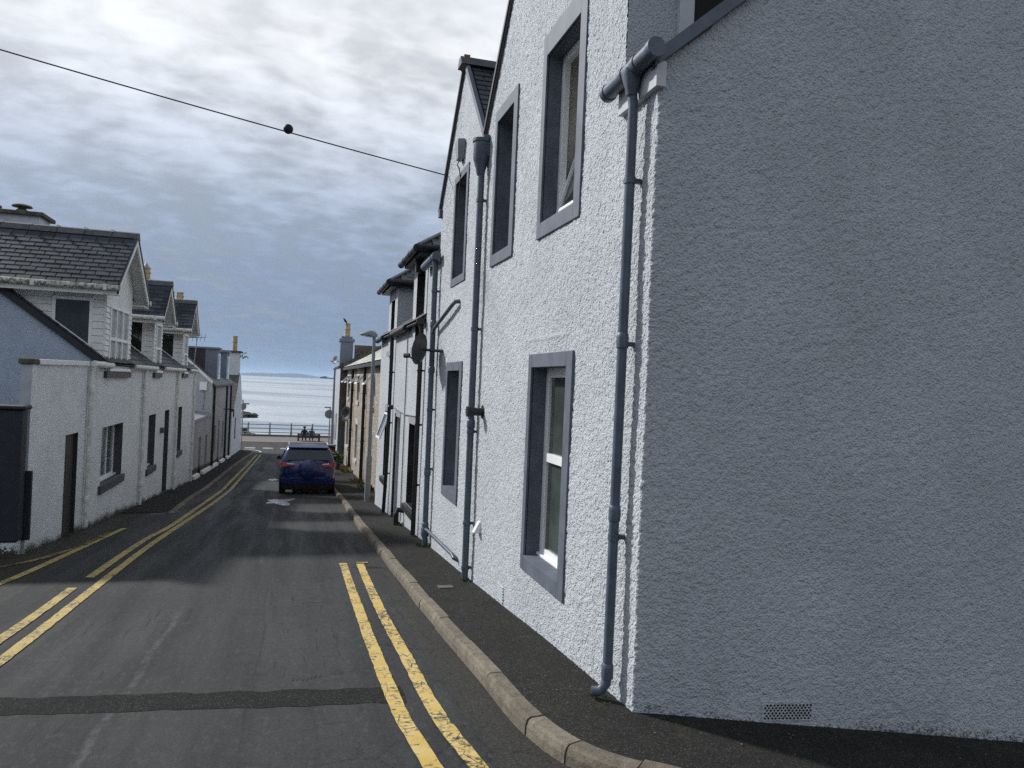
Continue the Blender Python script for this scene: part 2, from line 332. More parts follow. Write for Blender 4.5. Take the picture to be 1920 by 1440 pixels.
# ------------------------------------------------------------------ mesh helpers
BASE = {}                                    # object -> world position of its thing's base
def tag(o, label=None, cat=None, group=None, kind=None):
    for k, v in (('label', label), ('category', cat), ('group', group), ('kind', kind)):
        if v: o[k] = v
    return o
def empty(name, loc, label, cat, group=None):
    o = bpy.data.objects.new(name, None); col.objects.link(o); o.location = loc; o.empty_display_size = 0.2
    BASE[o] = Vector(loc); return tag(o, label, cat, group)
def link(o, parent=None):
    col.objects.link(o)
    if parent is not None: o.parent = parent; BASE[o] = BASE[parent]
    return o
class Frame:
    """wall coordinates: t along the wall, n outward, z up"""
    def __init__(s, o, d, n): s.o = Vector((*o, 0)); s.d = Vector((*d, 0)); s.n = Vector((*n, 0))
    def p(s, t, n, z): return s.o + s.d * t + s.n * n + Vector((0, 0, z))
FR = Frame((2.05, 0), (0, 1), (-1, 0))       # right-hand facades, t = Y
FL = Frame((-3.5, 0), (0, 1), (1, 0))        # left-hand facades, t = Y
class MB:
    def __init__(s): s.v = []; s.f = []
    def poly(s, pts):
        i = len(s.v); s.v += [Vector(p) for p in pts]; s.f.append(tuple(range(i, i + len(pts)))); return s
    def hexa(s, p):     # 8 points: bottom 4 (ccw), top 4
        i = len(s.v); s.v += [Vector(q) for q in p]
        for f in ((3, 2, 1, 0), (4, 5, 6, 7), (0, 1, 5, 4), (1, 2, 6, 5), (2, 3, 7, 6), (3, 0, 4, 7)): s.f.append(tuple(i + k for k in f))
        return s
    def box(s, x0, x1, y0, y1, z0, z1):
        return s.hexa([(x0, y0, z0), (x1, y0, z0), (x1, y1, z0), (x0, y1, z0), (x0, y0, z1), (x1, y0, z1), (x1, y1, z1), (x0, y1, z1)])
    def fbox(s, F, t0, t1, z0, z1, n0, n1):
        return s.hexa([F.p(t0, n0, z0), F.p(t1, n0, z0), F.p(t1, n1, z0), F.p(t0, n1, z0), F.p(t0, n0, z1), F.p(t1, n0, z1), F.p(t1, n1, z1), F.p(t0, n1, z1)])
    def tube(s, pts, r, n=10, cap=True, r_list=None):
        pts = [Vector(p) for p in pts]; rings = []; ref = None
        for k, p in enumerate(pts):
            d = (pts[min(k + 1, len(pts) - 1)] - pts[max(k - 1, 0)]).normalized()
            if ref is None: ref = Vector((0, 0, 1)) if abs(d.z) < 0.9 else Vector((1, 0, 0))
            a = (ref - d * ref.dot(d)).normalized(); ref = a; b = d.cross(a); i = len(s.v)
            rr = r_list[k] if r_list else r
            s.v += [p + (a * math.cos(2 * math.pi * q / n) + b * math.sin(2 * math.pi * q / n)) * rr for q in range(n)]; rings.append(i)
        for i, j in zip(rings, rings[1:]):
            for q in range(n): s.f.append((i + q, i + (q + 1) % n, j + (q + 1) % n, j + q))
        if cap: s.f.append(tuple(rings[0] + q for q in reversed(range(n)))); s.f.append(tuple(rings[-1] + q for q in range(n)))
        return s
    def lathe(s, o, axis, prof, n=16):
        """prof: (radius, height along axis)"""
        ax = Vector(axis).normalized(); a = ax.orthogonal().normalized(); b = ax.cross(a); o = Vector(o); rings = []
        for r, h in prof:
            i = len(s.v); s.v += [o + ax * h + (a * math.cos(2 * math.pi * q / n) + b * math.sin(2 * math.pi * q / n)) * r for q in range(n)]; rings.append(i)
        for i, j in zip(rings, rings[1:]):
            for q in range(n): s.f.append((i + q, i + (q + 1) % n, j + (q + 1) % n, j + q))
        s.f.append(tuple(rings[0] + q for q in reversed(range(n)))); s.f.append(tuple(rings[-1] + q for q in range(n)))
        return s
    def prism(s, poly, ext):
        ext = Vector(ext); i = len(s.v); n = len(poly); s.v += [Vector(p) for p in poly] + [Vector(p) + ext for p in poly]
        s.f.append(tuple(range(i + n - 1, i - 1, -1))); s.f.append(tuple(range(i + n, i + 2 * n)))
        for k in range(n): s.f.append((i + k, i + (k + 1) % n, i + n + (k + 1) % n, i + n + k))
        return s
    def mesh(s, name, m, base=Vector((0, 0, 0)), smooth=False):
        me = bpy.data.meshes.new(name); me.from_pydata([tuple(v - base) for v in s.v], [], s.f)
        me.materials.append(MAT[m] if isinstance(m, str) else m)
        if smooth: me.polygons.foreach_set('use_smooth', [True] * len(me.polygons))
        me.update(); return me
    def build(s, name, m, parent=None, smooth=False, bevel=0.0, subsurf=0):
        o = bpy.data.objects.new(name, s.mesh(name, m, BASE[parent] if parent is not None else Vector((0, 0, 0)), smooth))
        link(o, parent)
        if smooth and not subsurf:
            try: o.data.set_sharp_from_angle(angle=R(40))
            except Exception: pass
        if bevel:
            b = o.modifiers.new('bevel', 'BEVEL'); b.width = bevel; b.segments = 2; b.limit_method = 'ANGLE'
        if subsurf:
            b = o.modifiers.new('subdivision', 'SUBSURF'); b.levels = b.render_levels = subsurf
        return o
def wall(mb, F, prof, base, ops=(), n=0.0):
    """flat wall sheet in frame F under the roofline prof [(t,z)...], above base(t), with openings"""
    for (ta, za), (tb, zb) in zip(prof, prof[1:]):
        if abs(tb - ta) < 1e-6: continue
        brk = sorted({ta, tb, *[q for o in ops for q in o[:2] if ta < q < tb]})
        top = lambda t: za + (zb - za) * (t - ta) / (tb - ta)
        for a, b in zip(brk, brk[1:]):
            m = (a + b) / 2; zs = [(base(a), base(b))]
            for o in sorted((o for o in ops if o[0] < m < o[1]), key=lambda o: o[2]): zs += [(o[2], o[2]), (o[3], o[3])]
            zs.append((top(a), top(b)))
            for k in range(0, len(zs), 2):
                (l0, l1), (h0, h1) = zs[k], zs[k + 1]
                if h0 - l0 < 1e-4 and h1 - l1 < 1e-4: continue
                mb.poly([F.p(a, n, l0), F.p(b, n, l1), F.p(b, n, h1), F.p(a, n, h0)])
def reveal(mb, F, o, depth):
    t0, t1, z0, z1 = o; c = [(t0, z0), (t1, z0), (t1, z1), (t0, z1)]
    for (a, b), (e, f) in zip(c, c[1:] + c[:1]): mb.poly([F.p(a, 0.0, b), F.p(e, 0.0, f), F.p(e, -depth, f), F.p(a, -depth, b)])
def bars(mb, F, t0, t1, z0, z1, w, n0, n1, bottom=None):
    wb = w if bottom is None else bottom
    mb.fbox(F, t0, t0 + w, z0, z1, n0, n1); mb.fbox(F, t1 - w, t1, z0, z1, n0, n1)
    mb.fbox(F, t0 + w, t1 - w, z1 - w, z1, n0, n1); mb.fbox(F, t0 + w, t1 - w, z0, z0 + wb, n0, n1)
def margin(parent, F, o, out, m, proud=0.014, sill=None):
    """painted band round an opening; out = outer rectangle"""
    t0, t1, z0, z1 = o; a0, a1, b0, b1 = out; mb = MB()
    mb.fbox(F, a0, t0, b0, b1, -0.01, proud); mb.fbox(F, t1, a1, b0, b1, -0.01, proud)
    mb.fbox(F, t0, t1, z1, b1, -0.01, proud); mb.fbox(F, t0, t1, b0, z0, -0.01, proud)
    return mb.build('margin', m, parent, bevel=0.004)
def window(house, F, o, depth, fm='white_upvc', w=0.055, split=None, mull=None, sill=True, back='glass', rev='blue_paint', label=None, sillw=0.06):
    """frame in the recess, panes, sill board, painted reveal"""
    t0, t1, z0, z1 = o; mb = MB(); n0, n1 = -depth, -depth + 0.06
    bars(mb, F, t0, t1, z0, z1, w, n0, n1)
    zs = [z0 + w, z1 - w]; ts = [t0 + w, t1 - w]
    if split:
        zm = z0 + (z1 - z0) * split; mb.fbox(F, t0 + w, t1 - w, zm - w * 0.45, zm + w * 0.45, n0, n1 + 0.012); zs.insert(1, zm)
    if mull:
        for k in mull:
            tm = t0 + (t1 - t0) * k; mb.fbox(F, tm - w * 0.4, tm + w * 0.4, z0 + w, z1 - w, n0, n1 - 0.004); ts.insert(-1, tm)
    wd = mb.build('window', fm, house, bevel=0.004)
    if label: wd['label'] = label
    for za, zb in zip(zs, zs[1:]):
        for ta, tb in zip(ts, ts[1:]):
            MB().fbox(F, ta - 0.003, tb + 0.003, za - 0.003, zb + 0.003, n0 + 0.022, n0 + 0.034).build('pane', back, wd)
    r = MB(); reveal(r, F, o, depth - 0.001); r.build('reveal', rev, wd)
    if sill: MB().fbox(F, t0 + 0.003, t1 - 0.003, z0 + 0.001, z0 + 0.035, n1, n1 + sillw).build('sill_board', fm, wd, bevel=0.004)
    return wd
def slates(parent, o, du, dv, nrm, lu, lv, w, gauge, m, name='slate', thick=0.009, single=True, cut=None, jit=0.006):
    """courses of slates on a roof plane: o lower corner, du along the eave, dv up the slope"""
    o, du, dv, nrm = Vector(o), Vector(du).normalized(), Vector(dv).normalized(), Vector(nrm).normalized()
    ln = gauge * 1.75; protos = []; rows = int(lv / gauge); allmb = MB()
    b = BASE[parent]
    if single:
        for k in range(3):
            g = 0.010; h = thick * random.uniform(0.85, 1.3); q = MB()
            tilt = nrm * (thick * 1.7)
            p = [du * g, du * (w - g), du * (w - g) + dv * ln, du * g + dv * ln]
            lo = [p[0] + tilt, p[1] + tilt, p[2], p[3]]
            q.hexa([*lo, *[x + nrm * h for x in lo]]); protos.append(q.mesh(name, m))
    for r in range(rows):
        off = (r % 2) * w * 0.5
        c = -off
        while c < lu - 0.02:
            a, e = max(c, 0.0), min(c + w, lu)
            if e - a > 0.05:
                pos = o + du * a + dv * (r * gauge + random.uniform(-jit, jit)) + nrm * random.uniform(0, 0.003)
                if cut is None or cut(pos + du * (e - a) / 2 + dv * gauge / 2):
                    if single:
                        ob = bpy.data.objects.new(name, random.choice(protos)); link(ob, parent)
                        ob.location = pos - b
                        if e - a < w - 1e-3: ob.scale = (1, 1, 1); ob.matrix_local = Matrix.Translation(pos - b) @ scale_along(du, (e - a) / w)
                    else:
                        g = 0.004; tilt = nrm * (thick * 1.7)
                        p = [pos + du * g + tilt, pos + du * (e - a - g) + tilt, pos + du * (e - a - g) + dv * ln, pos + du * g + dv * ln]
                        allmb.hexa([*p, *[x + nrm * thick for x in p]])
            c += w
    if not single:
        ob = allmb.build(name + '_courses', m, parent); ob['kind'] = 'stuff'; return ob
def scale_along(ax, k): return Matrix.Scale(k, 4, ax)

# ------------------------------------------------------------------ the lie of the land
_PR = [(-60, 4.5), (-12, 1.0), (0, 0.02), (4.27, -.31), (9.15, -.70), (12.66, -.94), (19.56, -1.51), (27, -2.13), (41, -2.83), (54, -3.42), (58, -3.5), (400, -3.5)]
_py = np.array([p[0] for p in _PR]); _pz = np.array([p[1] for p in _PR])
def zr(Y): return float(np.mean(np.interp(Y + np.linspace(-1.2, 1.2, 9), _py, _pz)))
def ss(a, b, x): k = min(1, max(0, (x - a) / (b - a))); return k * k * (3 - 2 * k)
def g(X, Y): return zr(Y) - 0.10 * max(0.0, X - 1.75) * (1 - ss(4.1, 6.0, Y))
def sheet(name, xs, ys, zf, m, smooth=True):
    v = [(x, y, zf(x, y)) for y in ys for x in xs]; n = len(xs)
    f = [(j * n + i, j * n + i + 1, (j + 1) * n + i + 1, (j + 1) * n + i) for j in range(len(ys) - 1) for i in range(n - 1)]
    me = bpy.data.meshes.new(name); me.from_pydata(v, [], f); me.materials.append(MAT[m])
    me.polygons.foreach_set('use_smooth', [smooth] * len(f)); o = bpy.data.objects.new(name, me); col.objects.link(o); return o
lin = lambda a, b, n: [a + (b - a) * k / n for k in range(n + 1)]
tag(sheet('ground', [-600, -200, -60, -20, 0, 20, 60, 200, 600], lin(-300, -60, 4) + lin(-50, 62, 28), lambda x, y: zr(y) - 0.35, 'earth'), kind='structure')
tag(sheet('road', lin(-16, 16, 64), lin(-14, 63.5, 155), g, 'road'), kind='structure')

# pavements
def wall_x(Y): return 2.05 if Y < 19.6 else 2.6
KR = [(1.30, 53.0), (1.34, 40), (1.34, 30), (1.33, 22), (1.28, 17), (1.26, 14), (1.29, 10), (1.31, 7), (1.33, 5.2), (1.335, 4.55), (1.36, 4.2), (1.43, 3.86), (1.56, 3.58), (1.76, 3.36), (2.05, 3.19), (2.5, 3.05), (3.4, 2.86), (6, 2.35), (12, 1.3)]
KR = [(2.2, 55.6), (1.75, 55.2), (1.45, 54.4)] + KR
KL = [(-3.2, 55.2), (-2.7, 54.6), (-2.42, 53.4), (-2.42, 52), (-2.55, 46), (-2.62, 40), (-2.63, 29), (-2.58, 24), (-2.50, 20), (-2.47, 18.2)]
def resample(path, step):
    P = [Vector((*p, 0)) for p in path]
    # smooth by Catmull-Rom
    out = []
    for i in range(len(P) - 1):
        p0, p1, p2, p3 = P[max(i - 1, 0)], P[i], P[i + 1], P[min(i + 2, len(P) - 1)]
        for k in range(12):
            t = k / 12; out.append(0.5 * ((2 * p1) + (p2 - p0) * t + (2 * p0 - 5 * p1 + 4 * p2 - p3) * t * t + (3 * p1 - p0 - 3 * p2 + p3) * t ** 3))
    out.append(P[-1]); res = [out[0]]; acc = 0
    for a, b in zip(out, out[1:]):
        L = (b - a).length; d = step - acc
        while d <= L + 1e-9: res.append(a + (b - a) * (d / L)); d += step
        acc = (L - (d - step)) if d - step <= L else acc + L
    return res
KSTEP = 0.11
kr = resample(KR, KSTEP); kl = resample(KL, KSTEP)
def kerb_side(path, i):
    d = (path[min(i + 1, len(path) - 1)] - path[max(i - 1, 0)]).normalized(); return Vector((d.y, -d.x, 0)), d
def pavement(name, path, sgn, reach, h, label=None):
    """asphalt behind a kerb: inner edge 0.12 m behind the kerb face, outer edge from reach()"""
    v = []; f = []; M = 7
    idx = list(range(0, len(path), 2))
    for i in idx:
        nrm, d = kerb_side(path, i); a = path[i] + nrm * sgn * 0.113; b = reach(a)
        for k in range(M + 1):
            q = a.lerp(b, k / M); hh = h(path[i].y); v.append((q.x, q.y, g(q.x, q.y) + hh - 0.006 + 0.012 * (k / M)))
    n = M + 1
    for j in range(len(idx) - 1):
        for k in range(M): f.append((j * n + k, j * n + k + 1, (j + 1) * n + k + 1, (j + 1) * n + k))
    me = bpy.data.meshes.new(name); me.from_pydata(v, [], f); me.materials.append(MAT['pavement'])
    me.polygons.foreach_set('use_smooth', [True] * len(f)); o = bpy.data.objects.new(name, me); col.objects.link(o); return tag(o, kind='structure')
GD = Vector((math.cos(R(8)), -math.sin(R(8)), 0))            # direction of the shaded gable wall
def reach_r(a):
    if a.y > 4.6: return Vector((wall_x(a.y) + 0.3, a.y, 0))
    if a.y > 3.45: return Vector((2.05 + 0.3, 4.6 - (4.6 - a.y) * 0.25, 0))
    x = max(2.35, a.x + .7); return Vector((x, 4.43 - 0.14 * (x - 2.05), 0))
pr_ = pavement('pavement', kr, -1, reach_r, lambda y: 0.10)
pl_ = pavement('pavement', kl, 1, lambda a: Vector((-3.6, a.y, 0)), lambda y: 0.012 + 0.075 * ss(18.0, 23.0, y))
def kerbs(path, sgn, h, n_seg, parent, curve_short=None):
    i = 0
    while i < len(path) - 3:
        step = n_seg if not (curve_short and curve_short(path[i])) else max(4, n_seg // 2)
        j = min(i + step, len(path) - 1); mb = MB(); rings = []
        jx, jz, tw = random.uniform(-.006, .006), random.uniform(-.006, .006), random.uniform(-.006, .006)
        ids = [i + (j - i) * q / 4 for q in range(5)]
        for k, fi in enumerate(ids):
            a = path[int(fi)].lerp(path[min(int(fi) + 1, len(path) - 1)], fi - int(fi)); nrm, d = kerb_side(path, int(fi)); nrm = nrm * sgn
            a = a + d * (0.006 if k == 0 else -0.006 if k == 4 else 0) + nrm * (jx + tw * (k - 2) / 2)
            z0 = g(a.x, a.y); H = h(a.y) + jz
            prof = [(0.0, -0.12), (0.004, H - 0.045), (0.016, H - 0.012), (0.034, H + 0.001), (0.116, H + 0.003), (0.118, -0.12)]
            rings.append(len(mb.v)); mb.v += [Vector((a.x + nrm.x * u, a.y + nrm.y * u, z0 + w)) for u, w in prof]
        n = 6
        for p, q in zip(rings, rings[1:]):
            for k in range(n): mb.f.append((p + k, q + k, q + (k + 1) % n, p + (k + 1) % n))
        mb.f.append(tuple(rings[0] + k for k in range(n))); mb.f.append(tuple(rings[-1] + k for k in reversed(range(n))))
        BASE.setdefault(parent, Vector((0, 0, 0))); mb.build('kerb_stone', 'kerb', parent)
        i = j
kerbs(kr, -1, lambda y: 0.10, 8, pr_, lambda p: 3.2 < p.y < 4.3)
kerbs(kl, 1, lambda y: 0.012 + 0.075 * ss(18.0, 23.0, y), 9, pl_)

# painted lines: sheets 4 mm above the road
def stripe(name, path, width, m, parent=None, lift=0.007, step=0.08, wob=0.004, label=None):
    pts = resample(path, step); v = []; f = []
    for i, p in enumerate(pts):
        nrm, d = kerb_side(pts, i); 
        for k, s_ in enumerate((-0.5, -0.17, 0.17, 0.5)):
            w = random.uniform(-wob, wob) if abs(s_) == .5 else 0
            q = p + nrm * (width * s_ + w); v.append((q.x, q.y, g(q.x, q.y) + lift))
    for i in range(len(pts) - 1):
        for k in range(3): f.append((i * 4 + k, i * 4 + k + 1, i * 4 + 5 + k, i * 4 + 4 + k))
    me = bpy.data.meshes.new(name); me.from_pydata(v, [], f); me.materials.append(MAT[m]); o = bpy.data.objects.new(name, me); col.objects.link(o)
    return tag(o, kind='structure')
stripe('yellow_line', [(.77, 3.0), (.765, 3.9), (.71, 4.7), (.70, 5.7), (.70, 7.4), (.725, 10.7)], 0.10, 'yellow_paint')
stripe('yellow_line', [(1.06, 3.0), (.99, 3.9), (.925, 4.75), (.92, 6.1), (.91, 7.7), (.945, 10.65)], 0.10, 'yellow_paint')
stripe('yellow_line', [(.90, 10.69), (1.10, 10.66)], 0.06, 'yellow_worn', lift=0.011)
stripe('yellow_line', [(-2.02, 2.5), (-2.0, 6.4), (-2.03, 9.9), (-2.01, 13.5), (-1.92, 21), (-1.93, 29), (-1.93, 40), (-1.93, 51)], 0.10, 'yellow_worn')
stripe('yellow_line', [(-2.24, 2.5), (-2.22, 7.0), (-2.25, 9.4)], 0.10, 'yellow_worn')
stripe('yellow_line', [(-2.23, 10.0), (-2.20, 13.5), (-2.12, 16), (-2.15, 24), (-2.18, 33), (-2.15, 51)], 0.10, 'yellow_worn')
stripe('yellow_line', [(-3.3, 8.6), (-3.07, 9.75), (-2.96, 11.3), (-2.89, 13.2), (-2.84, 15.2)], 0.10, 'yellow_worn')
stripe('yellow_line', [(-3.9, 10.2), (-3.42, 10.9), (-3.15, 11.6), (-2.95, 12.9), (-2.95, 14.6)], 0.09, 'yellow_faint')
for k in range(4): stripe('give_way_mark', [(-3.3 + k * 1.22, 57.75), (-2.55 + k * 1.22, 57.75)], 0.22, 'white_paint')
for k in range(4): stripe('give_way_mark', [(-3.3 + k * 1.22, 58.25), (-2.55 + k * 1.22, 58.25)], 0.20, 'white_paint')
stripe('road_mark', [(-3.3, 56.6), (-2.7, 56.2), (-2.2, 55.2), (-2.05, 54.0)], 0.12, 'white_paint')
stripe('road_mark', [(-2.9, 17.9), (-2.35, 18.6)], 0.03, 'white_paint')
# trench reinstatement across the road
tr = []
tx = lin(-9, 0.78, 140)
v = []
for x in tx:
    c = 5.12 - 0.11 * (x - 0.6); j = 0.05 * mnoise.noise(Vector((x * 5, 0, 0))) + .02 * mnoise.noise(Vector((x * 19, 0, 0))); k = 0.05 * mnoise.noise(Vector((x * 5, 9, 0))) + .02 * mnoise.noise(Vector((x * 17, 5, 0)))
    for q in range(5):
        y = c - 0.165 + k + (0.33 + j - k) * q / 4; v.append((x, y, g(x, y) + 0.002 + 0.0015 * math.sin(math.pi * q / 4)))
f = [(i * 5 + q, (i + 1) * 5 + q, (i + 1) * 5 + q + 1, i * 5 + q + 1) for i in range(140) for q in range(4)]
me = bpy.data.meshes.new('trench_patch'); me.from_pydata(v, [], f); me.materials.append(MAT['trench'])
o = bpy.data.objects.new('trench_patch', me); col.objects.link(o); tag(o, kind='structure')

# ------------------------------------------------------------------ near house: wet-dash walls with real relief
h1 = empty('house', (2.05, 4.27, g(2.05, 4.27)), 'tall white pebbledash house with blue grey window bands and twin street gables, nearest the camera', 'house')
# openings: clear rectangle, outer edge of the painted band  (t = Y)
H1 = {'loA': ((5.69, 6.61, .19, 1.88), (5.55, 6.70, .06, 2.00)), 'upA': ((5.69, 6.54, 3.16, 4.66), (5.55, 6.64, 3.03, 4.86)),
      'upB': ((7.61, 8.28, 3.14, 4.62), (7.47, 8.37, 3.02, 4.76)), 'loC': ((9.78, 10.58, .28, 1.88), (9.64, 10.68, .15, 2.00)),
      'upC': ((9.84, 10.56, 3.15, 4.48), (9.73, 10.65, 3.05, 4.58))}
TOP1 = [(12.66, 3.70), (11.65, 3.70), (11.65, 4.40), (10.25, 6.03), (8.86, 4.60), (6.83, 6.98), (4.80, 4.62), (4.80, 3.70), (4.27, 3.70)]
def top1(Y, side):
    for (a, za), (b, zb) in zip(TOP1, TOP1[1:]):
        if a - b < 1e-6: continue
        if b - 1e-9 <= Y <= a + 1e-9 and ((side > 0 and Y < a - 1e-9 or Y == 12.66) or (side <= 0 and Y > b + 1e-9) or (a - Y > 1e-9 and Y - b > 1e-9)):
            return za + (zb - za) * (a - Y) / (a - b)
    return 3.70
cols_ = []                                   # x, y, nx, ny, arc coordinate, ztop, zbottom
Ys = list(np.linspace(12.66, 9.2, 150, endpoint=False)) + list(np.linspace(9.2, 6.9, 150, endpoint=False)) + list(np.linspace(6.9, 4.29, 290))
for q in (11.65, 10.25, 8.86, 6.83, 4.80): Ys.append(q)
Ys = sorted(set(round(float(y), 6) for y in Ys), reverse=True)
for Y in Ys:
    for sd in ((-1, 1) if Y in (11.65, 4.80) else (1,)):
        zt = {(11.65, -1): 3.70, (11.65, 1): 4.40, (4.80, -1): 4.62, (4.80, 1): 3.70}.get((Y, sd))
        if zt is None: zt = float(np.interp(-Y, [-a for a, _ in TOP1 if True], [z for _, z in TOP1])) if not (11.65 < Y or Y < 4.80) else 3.70
        cols_.append((2.05, Y, -1.0, 0.0, 12.66 - Y, zt, g(2.05, Y) - 0.05))
s0 = 12.66 - 4.27
for k in range(5):                           # rounded arris
    a = R(8 + 90 - 98 * 0) * 0; th = k / 4
    n = (Vector((-1, 0, 0)).lerp(Vector((-math.sin(R(8)), -math.cos(R(8)), 0)), th)).normalized()
    c = Vector((2.05 + 0.02, 4.27 + 0.02, 0)) + n * 0.022
    cols_.append((c.x, c.y, n.x, n.y, s0 + 0.03 * (th - 0.5), 3.70 + (0.02 * th), g(2.05, 4.27) - 0.05))
gn = (-math.sin(R(8)), -math.cos(R(8)))
for t in list(np.linspace(0.03, 3.1, 320)) + list(np.linspace(3.13, 7.6, 90)):
    p = Vector((2.05, 4.27, 0)) + GD * t
    zt = 3.70 + 0.84 * min(t, 8.4 - t) if t < 8.4 else 3.7
    cols_.append((p.x, p.y, gn[0], gn[1], s0 + t, zt, g(p.x, p.y) - 0.05))
C_ = np.array(cols_); nc = len(C_); NR = 470
w01 = np.linspace(0, 1, NR)
Zg = C_[:, 6][:, None] + (C_[:, 5] - C_[:, 6])[:, None] * w01[None, :]
Tg = np.repeat(C_[:, 4][:, None], NR, 1)
def domes(T, Z, cell, seed, rlo=0.55, rhi=0.95):
    """rounded stones thrown at the wall: highest of nearby jittered domes"""
    u, v = T / cell + 50, Z / cell + 200; iu, iv = np.floor(u).astype(int), np.floor(v).astype(int); out = np.zeros_like(u)
    r_ = np.random.default_rng(seed); tab = r_.random((4, 97, 89))
    for a in (-1, 0, 1):
        for b in (-1, 0, 1):
            cu, cv = iu + a, iv + b; hu, hv = (cu * 7 + cv * 13) % 97, (cv * 11 + cu * 5) % 89
            px, py = cu + tab[0][hu, hv], cv + tab[1][hu, hv]; rr = rlo + (rhi - rlo) * tab[2][hu, hv]; hh = 0.35 + 0.65 * tab[3][hu, hv]
            d2 = ((u - px) ** 2 + (v - py) ** 2) / rr ** 2
            out = np.maximum(out, hh * np.sqrt(np.clip(1 - d2, 0, 1)))
    return out
def vnoise(T, Z, cell, seed):
    u, v = T / cell + 50, Z / cell + 50; iu, iv = np.floor(u).astype(int), np.floor(v).astype(int); fu, fv = u - iu, v - iv
    fu, fv = fu * fu * (3 - 2 * fu), fv * fv * (3 - 2 * fv); tab = np.random.default_rng(seed).random((512, 512))
    q = lambda a, b: tab[(iu + a) % 512, (iv + b) % 512]
    return (q(0, 0) * (1 - fu) + q(1, 0) * fu) * (1 - fv) + (q(0, 1) * (1 - fu) + q(1, 1) * fu) * fv
hgt = 0.0100 * domes(Tg, Zg, 0.030, 3) + 0.0038 * domes(Tg, Zg, 0.017, 4) + 0.004 * (vnoise(Tg, Zg, 0.16, 5) - .5) + 0.010 * (vnoise(Tg, Zg, 0.9, 6) - .5) - 0.004
hgt *= np.where(Tg > s0 + .03, 0.85, 1.05)      # brushed smoother on the gable
# flattened render band above the lower window
hgt += 0.006 * np.exp(-((Zg - 2.13) / 0.018) ** 2) * ((Tg > 12.66 - 6.85) & (Tg < 12.66 - 5.72))
Xg = C_[:, 0][:, None] + C_[:, 2][:, None] * hgt; Yg = C_[:, 1][:, None] + C_[:, 3][:, None] * hgt
V = np.stack([Xg - 2.05, Yg - 4.27, Zg - BASE[h1].z], -1).reshape(-1, 3)
ii, jj = np.meshgrid(np.arange(nc - 1), np.arange(NR - 1), indexing='ij')
q0 = ii * NR + jj; Q = np.stack([q0, q0 + NR, q0 + NR + 1, q0 + 1], -1).reshape(-1, 4)
tc_ = (Tg[:-1, :-1] + Tg[1:, 1:]).reshape(-1) / 2 if False else ((Tg[:-1, :-1] + Tg[1:, 1:]) / 2).reshape(-1); zc_ = ((Zg[:-1, :-1] + Zg[1:, 1:]) / 2).reshape(-1)
keep = np.ones(len(Q), bool)
for (o_, out_) in H1.values():
    a0, a1, b0, b1 = out_; m_ = 0.035
    keep &= ~((12.66 - tc_ > a0 + m_) & (12.66 - tc_ < a1 - m_) & (zc_ > b0 + m_) & (zc_ < b1 - m_))
same = np.abs(C_[1:, 4] - C_[:-1, 4]) < 1e-9
keep &= ~np.repeat(same, NR - 1)
Q = Q[keep]
me = bpy.data.meshes.new('wall'); me.vertices.add(len(V)); me.vertices.foreach_set('co', V.astype(np.float32).ravel())
me.loops.add(Q.size); me.loops.foreach_set('vertex_index', Q.astype(np.int32).ravel())
me.polygons.add(len(Q)); me.polygons.foreach_set('loop_start', np.arange(0, Q.size, 4, dtype=np.int32)); 
me.polygons.foreach_set('use_smooth', np.ones(len(Q), bool)); me.update(calc_edges=True); me.validate()
me.materials.append(MAT['harl_near']); link(bpy.data.objects.new('wall', me), h1)

